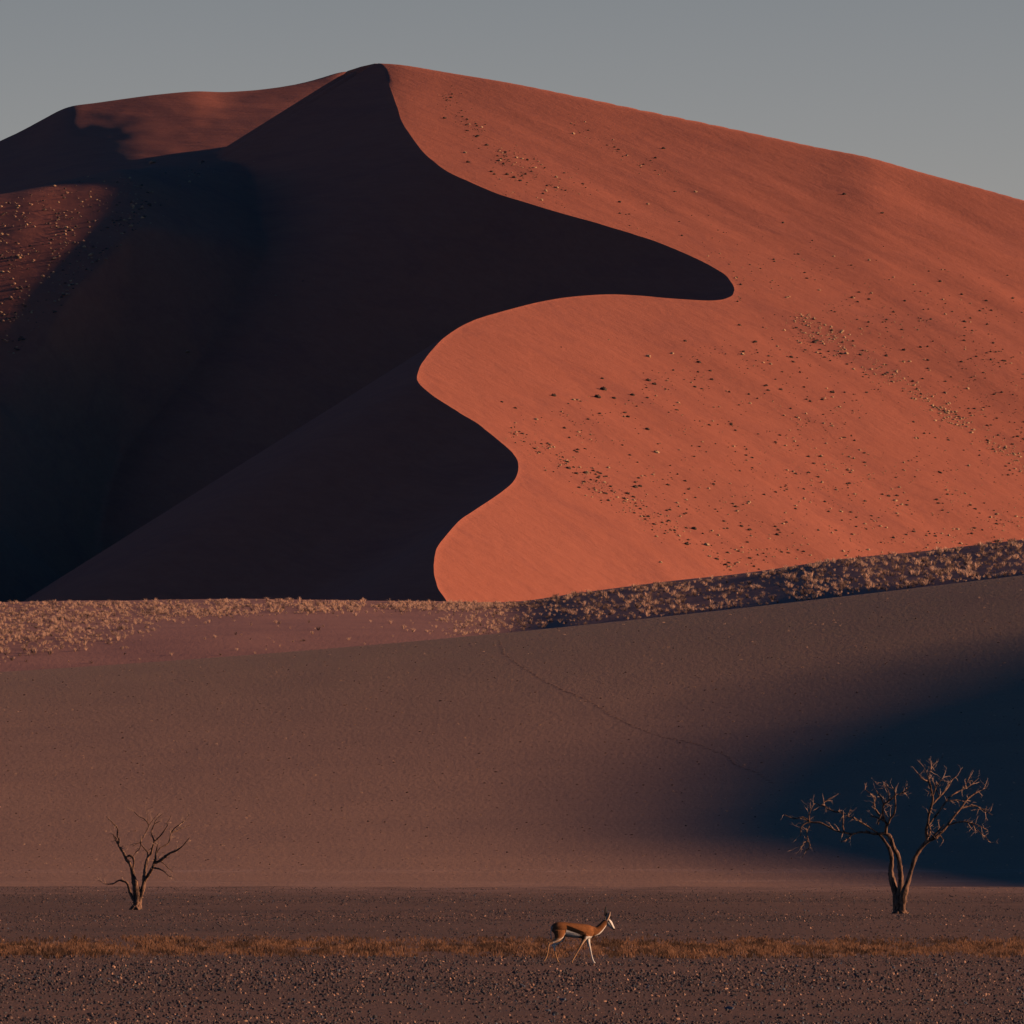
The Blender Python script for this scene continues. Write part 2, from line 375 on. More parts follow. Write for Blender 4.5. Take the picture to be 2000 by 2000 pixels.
HD = XD * tE / math.cos(math.radians(SUN_AZ)) + k_
DZ = np.maximum(HD - .58 * np.abs(DX - XD - 25 * np.sin(DY / 260)), -2.5)
struct(mesh_np('far_dune', np.stack([DX, DY, DZ], 2).reshape(-1, 3), grid_faces(*DX.shape), M_RED))

# ------------------------------------------------------------------ placing things: where the sight line through a photo point meets a surface
def hit(u, v, zf, y0, y1, n=700):
    u = np.asarray(u, float); v = np.asarray(v, float); Y = np.linspace(y0, y1, n)
    out = np.full(u.shape, np.nan)
    for a in range(0, len(u), 4000):
        uu = u[a:a + 4000, None]; vv = v[a:a + 4000, None]
        yy_ = np.broadcast_to(Y[None], (len(uu), n)); d = zf(px(uu, yy_), yy_) - pz(vv, yy_)
        h = (d[:, 1:] >= 0) & (d[:, :-1] < 0); i = h.argmax(1); ok = h.any(1); r = np.arange(len(uu))
        t = -d[r, i] / (d[r, i + 1] - d[r, i] + 1e-9)
        out[a:a + 4000] = np.where(ok, Y[i] + t * (Y[1] - Y[0]), np.nan)
    return out

def rot_z(n, r): a = r.random(n) * 2 * np.pi; return np.cos(a), np.sin(a)
def scatter_mesh(name, P, Sc, V0s, F0s, mats, zscale=None, matidx=None, seed=0, normal_up=True, link=True):
    """join many small copies into one mesh (stuff)"""
    r = np.random.default_rng(seed); Vs, Fs, Ms = [], [], []; off = 0
    pick = r.integers(0, len(V0s), len(P))
    for k in range(len(V0s)):
        idx = np.where(pick == k)[0]
        if not len(idx): continue
        V0 = V0s[k]; F0 = F0s[k]; c, s_ = rot_z(len(idx), r); sc = Sc[idx][:, None]
        st = .75 + .5 * r.random((len(idx), 3))
        X = V0[None, :, 0] * sc * st[:, 0:1]; Y = V0[None, :, 1] * sc * st[:, 1:2]; Z = V0[None, :, 2] * sc * st[:, 2:3]
        V = np.stack([X * c[:, None] - Y * s_[:, None], X * s_[:, None] + Y * c[:, None], Z], 2) + P[idx][:, None, :]
        Vs.append(V.reshape(-1, 3)); Fs.append((F0[None] + (np.arange(len(idx)) * len(V0))[:, None, None] + off).reshape(-1, F0.shape[1])); off += len(idx) * len(V0)
        Ms.append(np.repeat((matidx[idx] if matidx is not None else np.zeros(len(idx), int)), len(F0)))
    o = mesh_np(name, np.concatenate(Vs), np.concatenate(Fs), None, smooth_=False)
    for m in mats: o.data.materials.append(m)
    o.data.polygons.foreach_set('material_index', np.concatenate(Ms).astype(np.int32))
    return o

def ico(sub=1):
    bm = bmesh.new(); bmesh.ops.create_icosphere(bm, subdivisions=sub, radius=1)
    V = np.array([v.co[:] for v in bm.verts]); Fx = np.array([[v.index for v in f.verts] for f in bm.faces]); bm.free(); return V, Fx
def stone_shapes(n, sub, seed, flat=.6):
    r = np.random.default_rng(seed); V, Fx = ico(sub); out = []
    for i in range(n):
        d = V / np.linalg.norm(V, axis=1)[:, None]; ra = np.ones(len(V))
        for k in range(7):                       # chip flat faces off a ball
            nn = r.normal(size=3); nn /= np.linalg.norm(nn); h = .55 + .3 * r.random(); t = d @ nn
            ra = np.where(t > 1e-3, np.minimum(ra, h / np.maximum(t, 1e-3)), ra)
        W = d * ra[:, None] * np.array([1, .6 + .4 * r.random(), flat * (.7 + .6 * r.random())]); W[:, 2] += .25 * flat
        out.append(W)
    return out, [Fx] * n
def tuft_shape(nb, r, spread=.8, width=.10, droop=.25, seg=2):
    """spray of arching grass blades, unit height"""
    V, Fs = [], []
    for b in range(nb):
        a = r.random() * 2 * math.pi; s_ = spread * math.sqrt(r.random()); h = .55 + .45 * r.random()
        ax = np.array([math.cos(a), math.sin(a)]); w = width * (.5 + .8 * r.random()); sd_ = r.random() * 6.3; wd = np.array([math.cos(sd_), math.sin(sd_)]) * w
        b0 = ax * .18 * r.random(); b1 = ax * s_ * .55; b2 = ax * s_
        i = len(V)
        V += [(*(b0 - wd * .7), -.05), (*(b0 + wd * .7), -.05), (*(b1 - wd * .8), h * .62), (*(b1 + wd * .8), h * .62), (*b2, h * (1 - droop * s_))]
        Fs += [(i, i + 1, i + 3), (i, i + 3, i + 2), (i + 2, i + 3, i + 4)]
    return np.array(V), np.array(Fs)
def bush_shape(nl, r, size=.22, h=.8):
    """rounded bush of many leaf clumps over a twiggy middle"""
    V, Fs = [], []
    for b in range(nl):
        d = r.normal(size=3); d[2] = abs(d[2]); d /= np.linalg.norm(d); q = (.45 + .55 * r.random() ** .5)
        c = d * q * np.array([1, 1, h]); c[2] = max(c[2], 0.04)
        i = len(V); s_ = size * (.6 + .8 * r.random())
        for k in range(3): V.append(c + r.normal(size=3) * s_ * .6)
        Fs.append((i, i + 1, i + 2))
    return np.array(V), np.array(Fs)

def simple_mat(name, c1, c2, scale=3.0, rough=.9, bump=0, obj_random=False):
    m = N(name, rough)
    nz = m.noise(m.coords((1, 1, 1)), scale, 4, .65)
    m.col(m.mix(m.ramp(nz, [(.35, 0.0), (.65, 1.0)]), c1, c2))
    if bump: m.bump(nz, bump, .7)
    return m.m
def grass_mat(name, c1, c2, scale):
    m = N(name, .8); nz = m.noise(m.coords(), scale, 3); c = m.mix(m.ramp(nz, [(.35, 0.0), (.65, 1.0)]), c1, c2); m.col(c)
    tr = m.n('ShaderNodeBsdfTranslucent'); m.l(c, tr.inputs[0]); mx_ = m.n('ShaderNodeMixShader'); mx_.inputs[0].default_value = .4
    m.l(m.b.outputs[0], mx_.inputs[1]); m.l(tr.outputs[0], mx_.inputs[2]); m.l(mx_.outputs[0], m.t.nodes['Material Output'].inputs[0]); return m.m
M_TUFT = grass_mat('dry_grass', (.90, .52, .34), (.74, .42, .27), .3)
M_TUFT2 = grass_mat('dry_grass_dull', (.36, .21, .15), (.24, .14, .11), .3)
M_SHRUB = simple_mat('dark_shrub', (.075, .048, .034), (.11, .065, .045), .5)
M_SHRUBP = simple_mat('pale_shrub', (.62, .36, .19), (.48, .27, .15), .5)
M_GRASSF = grass_mat('short_brown_grass', (.35, .165, .085), (.23, .112, .062), .25)
M_GRASSD = grass_mat('short_dull_grass', (.15, .075, .042), (.09, .05, .032), .25)
M_ST_D = simple_mat('dark_stone', (.035, .032, .036), (.065, .055, .055), 8, .7, .02)
M_ST_B = simple_mat('blue_grey_stone', (.08, .09, .11), (.12, .13, .15), 8, .6, .01)
M_ST_O = simple_mat('orange_stone', (.48, .25, .15), (.34, .17, .11), 8, .7, .02)
M_ST_P = simple_mat('brown_stone', (.15, .085, .065), (.085, .055, .048), 8, .8, .02)

def add_single(name, me, loc, sc, rz, label, cat, group):
    o = bpy.data.objects.new(name, me); C.objects.link(o); o.location = loc; o.rotation_euler = (0, 0, rz)
    o.scale = sc if hasattr(sc, '__len__') else (sc, sc, sc); return tag(o, label, cat, group)

# ---- grass tussocks on the ridge
r_ = np.random.default_rng(21)
tus = [tuft_shape(20, r_, 1.0, .055) for _ in range(7)]
n0 = 27000
u = r_.uniform(-150, 2150, n0); top = gtop(u); bot = mtop(u)
f = r_.random(n0); v = top + 3 + (bot - top - 4) * f
den = (1 - smooth(200, 460, u + fbm(u / 30, f * 4, 78, 3) * 60)) * (1 - smooth(.45, 1.0, f + (u / 900)))
den = np.maximum(den, 1.3 * (1 - smooth(.22, .36, f + np.clip((u - 300), 0, 900) / 6000)) * (u < 1150))
den = np.maximum(den, smooth(760, 1150, u) * np.where(f > .1, .62, .95) * smooth(-.1, .35, f + (u - 900) / 600))
cl = fbm(u / 30, v / 8, 77, 3); den = den * smooth(-.55, .15, cl) + .012
keep = r_.random(n0) < den * np.where(u < 1000, 1.0, .38)
u, v = u[keep], v[keep]
yq = hit(u, v, G_z, 1450, 2210, 900); ok = ~np.isnan(yq); u, v, yq = u[ok], v[ok], yq[ok]
xq = px(u, yq); zq = G_z(xq, yq)
sz = (.42 + .75 * r_.random(len(u)) ** 2.2) * np.where(u < 1100, .72, .85)
uu_, vv_ = u, v
order = np.argsort(-(sz / yq * np.where((u > 5) & (u < 1995), 1, 0)))
big = order[:300]; rest = order[300:]
P = np.stack([xq, yq, zq], 1)
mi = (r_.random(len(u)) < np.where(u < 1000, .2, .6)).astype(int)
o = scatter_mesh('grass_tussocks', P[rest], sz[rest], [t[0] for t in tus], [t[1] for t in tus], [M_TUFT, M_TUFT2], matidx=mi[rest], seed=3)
tag(o, 'dense dry grass tussocks covering the sandy ridge below the red dune', 'grass', kind='stuff')
tme = [mesh_np('grass_tussock', t[0], t[1], (M_TUFT if k % 2 else M_TUFT2), False, link=False) for k, t in enumerate(tus)]
for i in big:
    q = u[i]; dull = i % 3 == 0; k_ = ('dull brown' if dull else 'straw-coloured')
    zn = 'at the far left of the ridge' if q < 450 else 'on the ridge left of the dune crest' if q < 870 else 'on the ridge under the bare red slope' if q < 1200 else 'on the ridge above the springbok side' if q < 1450 else 'on the ridge left above the right tree' if q < 1720 else 'at the far right of the ridge'
    up = ' near its skyline' if (v[i] - gtop(q)) < .3 * (mtop(q) - gtop(q)) else ' near its lower edge' if (v[i] - gtop(q)) > .7 * (mtop(q) - gtop(q)) else ' halfway up'
    zn = zn.replace('springbok side', 'springbok')
    add_single('grass_tussock', tme[(i * 3 + (0 if dull else 1)) % 7 if False else (int(i) % 3) * 2 + (0 if dull else 1)], P[i], float(sz[i]) * 1.1, random.random() * 6.3, k_ + ' grass tussock ' + zn + up, 'grass tussock', k_ + ' tussocks ' + zn + up)

# ---- shrubs on the sunlit red face
r_ = np.random.default_rng(22)
def cored(nl, size, sub, rr):
    V, Fx = bush_shape(nl, rr, size); A, B = ico(sub); A = A * (.72 + .3 * rr.random((len(A), 1))); A[:, 2] = np.maximum(A[:, 2] * .75 + .1, -.1)
    return np.vstack([A, V]), np.vstack([B, Fx + len(A)])
bush = [cored(40, .2, 2, r_) for _ in range(6)]
mini = [cored(5, .35, 1, r_) for _ in range(5)]
def seg_d(u, v, a, b):               # distance to a line and place along it
    a = np.array(a, float); b = np.array(b, float); ab = b - a; L = np.hypot(*ab)
    t = ((u - a[0]) * ab[0] + (v - a[1]) * ab[1]) / L ** 2; d = ((u - a[0]) * ab[1] - (v - a[1]) * ab[0]) / L
    return np.hypot(d, np.where(t < 0, -t * L, np.where(t > 1, (t - 1) * L, 0))), t, d
n0 = 120000
u = r_.uniform(760, 2150, n0); v = r_.uniform(150, 1190, n0)
skyv = skyline_f(u); den = np.zeros(n0); pale = np.zeros(n0)
def add(dn, pl=.2):
    global den, pale
    pale = np.where(dn > den, pl, pale); den = np.maximum(den, dn)
d, t, _ = seg_d(u, v, (880, 195), (1010, 340)); add(.5 * np.exp(-(d / 16) ** 2), .15)
d, t, _ = seg_d(u, v, (1000, 320), (1120, 370)); add(.3 * np.exp(-(d / 30) ** 2), .3)
d, t, _ = seg_d(u, v, (980, 330), (1010, 370)); add(.3 * np.exp(-(d / 22) ** 2), .5)
d, t, _ = seg_d(u, v, (1100, 235), (1330, 360)); add(.16 * np.exp(-(d / 12) ** 2), .5)
# upper field: spreads to the right under a line from (1050,330) to (2000,600), above the crease
crease = 560 + (u - 1450) * .62
upf = (v > 330 + (u - 1000) * .12 + 30) & (v < crease - 6 + np.where(u < 1450, 400, 0)) & (u > 1040)
crv = np.interp(u, cr[:int(14 * 22), 0], cr[:int(14 * 22), 1]); upf &= (u > 1440) | (v < crv - 6)
add(.09 * upf * smooth(300, 520, v - (u - 1000) * .18) * smooth(1000, 1500, u + 150), .3)
add(.20 * upf * smooth(1600, 2000, u) * smooth(600, 800, v), .2)
# pale dense strip along the crease
d, t, sgn = seg_d(u, v, (1525, 595), (1960, 880)); add(.95 * np.exp(-((sgn) / 15) ** 2) * (t > 0) * (t < 1.3), .85)
add(.35 * np.exp(-((sgn + 24) / 16) ** 2) * (t > .02) * (t < .5), .4)
# lower field, apex at (1000,840)
e1 = 835 + (u - 1000) * .62; e0 = 835 - (u - 1000) * .42
low = (u > 985) & (v < e1 + 8) & (v > np.maximum(e0, 645 + np.maximum(0, u - 1350) * .05)) & (v > crease + 18)
add(low * (.075 + .09 * smooth(820, 1150, v)), .35)
d, t, _ = seg_d(u, v, (1005, 845), (1430, 1100)); add(.42 * np.exp(-(d / 20) ** 2) * (t > -.02) * (t < 1.02), .4)
d, t, _ = seg_d(u, v, (1520, 630), (1700, 730)); add(.30 * np.exp(-(d / 26) ** 2), .4)
d, t, _ = seg_d(u, v, (1560, 880), (2000, 1000)); add(.16 * np.exp(-(d / 40) ** 2), .6)
cl = fbm(u / 45, v / 30, 88, 3); st_ = fbm((u * .5 + v * .86) / 16, (u * .86 - v * .5) / 120, 89, 2)
den *= smooth(-.6, .25, cl) * smooth(-.7, .2, st_) * 1.25
keep = (r_.random(n0) < den * 1.05) & (v > skyv + 25)
u, v, pale = u[keep], v[keep], pale[keep]
Lw = lambda x, y: L_z(x, y)
yq = hit(u, v, Lw, 2350, 3560); ok = ~np.isnan(yq); u, v, yq, pale = u[ok], v[ok], yq[ok], pale[ok]
xq = px(u, yq); ok = xq > xc_f(yq) + 1.5; u, v, yq, xq, pale = u[ok], v[ok], yq[ok], xq[ok], pale[ok]
def und_f(x, y): return (fbm(x_(x, y) / 260, y_r(x, y) / 34, 5, 3) * .8 + fbm((x_(x, y)) / 150, (y_r(x, y)) / 13, 6, 3) * .28) * smooth(0, 50, dist_crest(x, y)) * smooth(0, 90, np.abs(y - DRu(ux(x, y))))
zq = L_z(xq, yq) + und_f(xq, yq) + crease_z(xq, yq)
sz = .15 + .45 * r_.random(len(u)) ** 4
# bigger shrubs where the photograph shows them
BIG = [(1266,695,1.5),(1178,761,1.9),(1167,776,1.9),(1199,778,1.2),(1081,775,1.5),(1120,783,1.1),(1266,743,1.5),(1277,750,1.3),(1176,740,1.0),(1235,773,1.4),(1282,886,1.5),(1264,839,1.4),
 (1220,806,1.0),(1226,814,1.2),(1338,668,1.1),(1313,690,1.1),(1365,708,1.3),(1387,724,1.0),(1390,740,1.1),(1475,669,1.3),(1450,694,1.3),(1452,689,1.0),(1590,668,1.5),(1625,768,1.4),(1596,665,1.0),(1653,690,1.4),(1643,690,1.2),
 (1680,693,1.1),(1545,698,1.3),(1549,708,1.0),(1047,819,1.2),(1006,797,1.0),(980,785,.9),(1110,915,1.3),(1125,925,1.2),(1180,942,1.0),(1240,950,1.4),(1250,948,1.2),(1225,963,1.3),(1355,1030,1.5),(1380,1062,1.6),(1341,1062,1.3),
 (1448,1027,1.1),(1518,1046,1.2),(1400,1090,1.1),(1290,1100,1.0),(1417,1101,1.1),(868,231,1.3),(933,265,1.3),(950,283,1.3),(908,298,1.2),(914,317,1.3),(960,335,1.2),(990,340,1.4),(1004,346,1.4),(976,312,1.0),
 (1296,291,1.3),(1280,309,1.1),(1649,380,1.3),(1723,417,1.1),(1600,566,.9),(1765,688,1.2),(1762,652,1.0),(1873,814,1.0),(1735,966,1.1),(1748,975,1.2),(1660,920,.9),(1589,904,1.0),(1525,762,1.1),(1497,755,1.0),(1189,663,.6),(1096,678,.5)]
bu, bv, bs = np.array(BIG).T; by = hit(bu, bv, Lw, 2350, 3560); bx = px(bu, by); bz = L_z(bx, by) + und_f(bx, by) + crease_z(bx, by)
order = np.argsort(-sz / yq); nx = 300 - len(BIG); big = order[:nx]; rest = order[nx:]
pl = r_.random(len(u)) < pale
P = np.stack([xq, yq, zq], 1)
o = scatter_mesh('dune_shrubs', P[rest], sz[rest] * .95, [t[0] for t in mini], [t[1] for t in mini], [M_SHRUB, M_SHRUBP], matidx=pl[rest].astype(int), seed=5)
tag(o, 'scatter of tiny dark and straw-coloured plants over the sunlit red dune face', 'shrubs', kind='stuff')
bmd = [mesh_np('dune_shrub', t[0], t[1], M_SHRUB, False, link=False) for t in bush]
bmp = [mesh_np('dune_shrub', t[0], t[1], M_SHRUBP, False, link=False) for t in bush]
def where_(u, v):
    if u < 1130 and v < 420: return 'high on the red face beside the summit crest'
    if v < 560 + (u - 1450) * .62 and v < 760: return 'on the upper right of the sunlit red face'
    if v < 800: return 'in the middle of the sunlit red face below the shadow tongue'
    return 'low on the sunlit red face above the grassy ridge'
def shrub(x, y, z, s_, dark, u, v):
    w = where_(u, v); k = 'dark bushy shrub ' if dark else 'straw-coloured dry shrub '
    add_single('dune_shrub', random.choice(bmd if dark else bmp), (x, y, z - .05), s_, random.random() * 6.3, k + w, 'shrub', ('dark' if dark else 'pale') + ' shrubs ' + w)
for i in range(len(BIG)): shrub(bx[i], by[i], bz[i], float(bs[i]) * .50, bool(i % 5), bu[i], bv[i])
for i in big: shrub(*P[i], float(sz[i]) * .85, not pl[i], u[i], v[i])

# ---- small stones and plants on the dim slope at the far left
def D_z(x, y): return np.maximum(cones_fast(x, y), B_z(x, y))
CPs = CP[::10]
def cones_fast(x, y):
    out = np.full(x.shape, -1e9)
    for p in CPs: np.maximum(out, p[2] - REP * np.hypot(x - p[0], y - p[1]), out=out)
    return out
r_ = np.random.default_rng(23); n0 = 9000
u = r_.uniform(-80, 620, n0); v = r_.uniform(300, 740, n0)
d1 = (v < 720 - u * 1.02) ; den = d1 * smooth(350, 420, v + u * .12) * .5 * (1 - smooth(240, 300, u)) + .5 * np.exp(-(seg_d(u, v, (200, 460), (400, 330))[0] / 18) ** 2)
den = np.maximum(den, .22 * np.exp(-(seg_d(u, v, (410, 325), (515, 300))[0] / 8) ** 2)); den = np.maximum(den, .12 * np.exp(-(seg_d(u, v, (500, 600), (600, 540))[0] / 9) ** 2))
keep = r_.random(n0) < den * smooth(-.5, .2, fbm(u / 40, v / 20, 90, 3)); u, v = u[keep], v[keep]
yq = hit(u, v, D_z, 2500, 3990, 260); ok = ~np.isnan(yq); u, v, yq = u[ok], v[ok], yq[ok]; xq = px(u, yq); zq = D_z(xq, yq)
sz = .22 + .42 * r_.random(len(u)) ** 2.5; P = np.stack([xq, yq, zq], 1)
o = scatter_mesh('slope_shrubs', P, sz, [t[0] for t in mini], [t[1] for t in mini], [M_SHRUBP, M_ST_O, M_ST_P], matidx=r_.choice(3, len(u), p=[.2, .3, .5]), seed=6)
tag(o, 'small pale plants and stones speckling the dim slope at the far left of the dune', 'shrubs', kind='stuff')
for (a, b, s_, lab) in [(297, 319, 1.3, 'lone boulder high on the dim far left slope above the scattered plants'), (367, 688, .8, 'lone small pale stone in the middle of the deeply shaded dune face')]:
    y_ = float(hit([a], [b], D_z, 2500, 3990, 600)[0]); x_ = float(px(a, y_)); sh, sf = stone_shapes(1, 2, int(a))
    me = mesh_np('boulder', sh[0], sf[0], M_ST_O, False, link=False)
    add_single('boulder', me, (x_, y_, float(D_z(np.array([x_]), np.array([y_]))[0])), s_, 1.0, lab, 'boulder', None)

# ---- fine stubble and the track on the brown dune
r_ = np.random.default_rng(24); n0 = 15000
u = r_.uniform(-200, 2200, n0); v = mtop(u) + 3 + (1712 - mtop(u)) * r_.random(n0) ** 1.15
keep = r_.random(n0) < .4 + .9 * smooth(-.1, .5, fbm(u / 60, v / 14, 92, 3)) * .7; u, v = u[keep], v[keep]
yq = hit(u, v, M_z, 1280, 1712); ok = ~np.isnan(yq); u, v, yq = u[ok], v[ok], yq[ok]; xq = px(u, yq)
sz = .04 + .15 * r_.random(len(u)) ** 7
o = scatter_mesh('stubble', np.stack([xq, yq, M_z(xq, yq)], 1), sz, [t[0] for t in mini[:3]], [t[1][:20:2] for t in mini[:3]], [M_TUFT, M_TUFT2, M_ST_P], matidx=r_.choice(3, len(u), p=[.35, .45, .2]), seed=8)
tag(o, 'thin stubble and small stones dotted over the smooth brown dune', 'stubble', kind='stuff')
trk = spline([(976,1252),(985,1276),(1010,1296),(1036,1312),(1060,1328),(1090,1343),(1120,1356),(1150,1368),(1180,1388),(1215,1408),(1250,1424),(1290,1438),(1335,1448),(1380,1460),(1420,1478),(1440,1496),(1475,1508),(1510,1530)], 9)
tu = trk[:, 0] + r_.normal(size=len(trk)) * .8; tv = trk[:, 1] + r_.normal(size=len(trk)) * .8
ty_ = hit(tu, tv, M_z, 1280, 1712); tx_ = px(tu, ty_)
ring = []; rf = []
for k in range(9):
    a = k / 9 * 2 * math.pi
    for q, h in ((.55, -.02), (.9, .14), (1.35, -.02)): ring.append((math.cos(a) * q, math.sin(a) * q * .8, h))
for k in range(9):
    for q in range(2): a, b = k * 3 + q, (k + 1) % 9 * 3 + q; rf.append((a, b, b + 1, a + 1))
o = scatter_mesh('animal_track', np.stack([tx_, ty_, M_z(tx_, ty_)], 1), np.full(len(tx_), .20), [np.array(ring)], [np.array(rf)], [simple_mat('trodden_sand_shade', (.27, .14, .10), (.23, .12, .085), 1.0)], seed=9)  # trodden sand, darkened in colour to stand in for shade in the prints
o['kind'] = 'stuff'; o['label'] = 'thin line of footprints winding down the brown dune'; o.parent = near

# ---- stones of the gravel plain
r_ = np.random.default_rng(25)
ss, sf = stone_shapes(10, 1, 3, .85)
OC = np.array([(1, 0, 0), (-1, 0, 0), (0, 1, 0), (0, -1, 0), (0, 0, 1), (0, 0, -.5)], float); OF = np.array([(0, 2, 4), (2, 1, 4), (1, 3, 4), (3, 0, 4), (2, 0, 5), (1, 2, 5), (3, 1, 5), (0, 3, 5)])
so = [OC * np.array([1, .8, .9]) * (.75 + .4 * r_.random((6, 1))) + r_.normal(size=(6, 3)) * .12 for _ in range(9)]
i20 = ico(1)
n0 = 350000
v = 1733 + (2075 - 1733) * r_.random(n0) ** .95; u = r_.uniform(-150, 2150, n0)
yq = CH * F / (v - HZ); xq = px(u, yq)
band = fbm(xq / 40, v / 11.0, 95, 3); band2 = fbm(xq * .8, yq / 14, 96, 2)
den = np.clip(.50 + .85 * band + .45 * band2, .10, 1)
den = np.clip(den * (1 + .7 * np.exp(-((v - 1782) / 16) ** 2) + .5 * smooth(1885, 1900, v) - .45 * np.exp(-((v - 1748) / 9) ** 2) - .5 * np.exp(-((v - 1815) / 8) ** 2)), .05, 1)
den = den * (1 - .75 * np.exp(-((v - 1846) / 17) ** 2)) * np.where(v < 1800, 1.0, .9)
ppx = yq / F
keep = r_.random(n0) < den * np.where(v < 1800, 1.0, np.where(v < 1900, .6, .5)); u, v, yq, xq = u[keep], v[keep], yq[keep], xq[keep]; ppx = yq / F
sz = ppx * (1.35 + 3.3 * r_.random(len(u)) ** 3.4) * (.55 + .45 * smooth(1733, 1900, v)) * np.where(v > 1880, 1.05, 1.0)
sz = np.clip(sz, .008, .085)
P = np.stack([xq, yq, P_z(xq, yq)], 1)
mi = r_.choice(4, len(u), p=[.44, .02, .08, .46])
order = np.argsort(-(sz / yq * ((v < 2000) & (u > 0) & (u < 2000))))
NB = 270; big = order[:NB]; rest = order[NB:]
sz[rest] = np.minimum(sz[rest], np.quantile(sz, .995))
fine = rest[(v[rest] < 1885) | (sz[rest] < 3.2 * ppx[rest])]; coarse = np.setdiff1d(rest, fine)
o = scatter_mesh('fine_gravel', P[fine], sz[fine], so, [OF] * 9, [M_ST_D, M_ST_B, M_ST_O, M_ST_P], matidx=mi[fine], seed=11)
tag(o, 'fine gravel of small dark and pale stones covering the flat plain', 'gravel', kind='stuff')
o = scatter_mesh('gravel', P[coarse], sz[coarse], ss, sf, [M_ST_D, M_ST_B, M_ST_O, M_ST_P], matidx=mi[coarse], seed=10)
tag(o, 'gravel of dark and brown stones strewn over the flat plain', 'gravel', kind='stuff')
ss2, sf2 = stone_shapes(8, 2, 4)
SM = {k: [mesh_np('stone', a, b, m, False, link=False) for a, b in zip(ss2, sf2)] for k, m in enumerate([M_ST_D, M_ST_B, M_ST_O, M_ST_P])}
SW = {0: 'dark angular stone', 1: 'blue-grey stone', 2: 'pale orange stone', 3: 'brown stone'}
def zone(v): return 'in the coarse gravel along the bottom of the view' if v > 1940 else ('in the gravel between the springbok and the bottom' if v > 1884 else 'in the fine gravel around the grass strip and trees')
for i in big:
    k = int(mi[i]); add_single('stone', random.choice(SM[k]), P[i], float(sz[i]) * 1.1, random.random() * 6.3, SW[k] + ' ' + zone(v[i]), 'stone', SW[k] + 's ' + zone(v[i]))
NAMED = [(429,1934,11,0,'largest dark stone in the left half of the gravel'),(322,1907,8,0,'dark stone behind and left of the largest dark stone on the left'),(72,1992,8,0,'dark stone in the bottom left corner of the gravel'),
 (105,1986,7,2,'pale orange stone in the bottom left corner beside a dark stone'),(272,1986,9,0,'dark upright stone at the bottom edge left of centre'),(545,1950,6,2,'bright pale stone alone in the left foreground gravel'),
 (536,1914,8,2,'flat orange stone just behind the bright pale stone on the left'),(312,1862,5,2,'small bright stone at the front edge of the grass strip on the left'),(834,1934,10,0,'dark flat stone below and left of the springbok'),
 (1099,1952,9,1,'dark blue-grey stone directly below the springbok'),(1070,1973,7,1,'small grey stone touching a wide dark stone below the springbok'),(1084,1980,13,0,'wide dark stone near the bottom edge below the springbok'),
 (1051,1933,5,2,'small bright orange stone below the hind legs of the springbok'),(733,1986,9,0,'dark stone at the bottom edge left of the springbok'),(1424,1969,11,1,'smooth oval blue-grey stone in the right foreground'),
 (1597,1966,9,0,'dark stone right behind an orange one in the right foreground'),(1600,1980,8,2,'orange stone in front of a dark one in the right foreground'),(1517,1954,8,2,'flat orange stone between the oval grey stone and the dark stone'),
 (1662,1864,6,2,'orange stone at the grass edge left of the right tree'),(1523,1988,9,0,'dark stone at the bottom edge of the right foreground'),(1322,1990,8,2,'orange stone at the bottom edge right of the springbok'),
 (1492,1903,8,1,'dull blue stone on the fine gravel right of the springbok'),(1208,1867,6,2,'curved orange stone on the ground just in front of the springbok'),(990,1925,6,1,'small grey stone below and left of the springbok')]
for n_, (a, b, w, k, lab) in enumerate(NAMED):
    y_ = CH * F / (b - HZ); x_ = float(px(a, y_)); z_ = float(P_z(np.array(x_), np.array(y_)))
    add_single('stone', SM[k][n_ % 8], (x_, y_, z_), (w * y_ / F * .95, w * y_ / F * .8, w * y_ / F * .85), n_ * 1.3, lab, 'stone', None)

# ---- strip of short brown grass
r_ = np.random.default_rng(26); n0 = 30000
u = r_.uniform(-150, 2150, n0); v = 1853 + np.clip(r_.normal(size=n0), -2.2, 2.2) * 8.5 + fbm(u / 35, u * 0 + 3, 102, 3) * 4 + fbm(u / 160, u * 0, 97, 2) * 4
yq = CH * F / (v - HZ); xq = px(u, yq)
den = smooth(-.62, .15, fbm(u / 60, v / 9, 98, 3)) * (1 - .85 * np.exp(-(((u - 245) / 45) ** 2 + ((v - 1852) / 9) ** 2)) - .6 * np.exp(-(((u - 370) / 40) ** 2 + ((v - 1850) / 6) ** 2)))
keep = r_.random(n0) < den * .9; u, v, yq, xq = u[keep], v[keep], yq[keep], xq[keep]
gt = [tuft_shape(5, r_, .9, .08) for _ in range(6)]
sz = r_.uniform(.06, .15, len(u)) * (.7 + .5 * smooth(-.4, .5, fbm(u / 70, v / 20, 99, 2)))
o = scatter_mesh('dry_grass', np.stack([xq, yq, P_z(xq, yq)], 1), sz, [t[0] for t in gt], [t[1] for t in gt], [M_GRASSF, M_TUFT2, M_GRASSD], matidx=np.where(fbm(u / 30, v / 7, 101, 3) + .5 * (r_.random(len(u)) - .5) < -.12, 2, (r_.random(len(u)) < .05).astype(int)), seed=12)
tag(o, 'low strip of short rusty brown grass crossing the gravel plain', 'grass', kind='stuff')
LOW = [(160,1852,'low dark bush in the grass strip left of the left tree'),(320,1843,'low dark bush in the grass strip just right of the left tree'),(412,1852,'low dark bush in the left half of the grass strip'),(624,1856,'low dark bush in the grass strip midway to the springbok'),
 (930,1848,'low dark bush in the grass strip behind the springbok'),(30,1846,'low dark bush in the grass strip at the left edge'),(1480,1850,'low dark bush in the grass strip between springbok and right tree'),(1975,1842,'low dark bush in the grass strip at the right edge')]
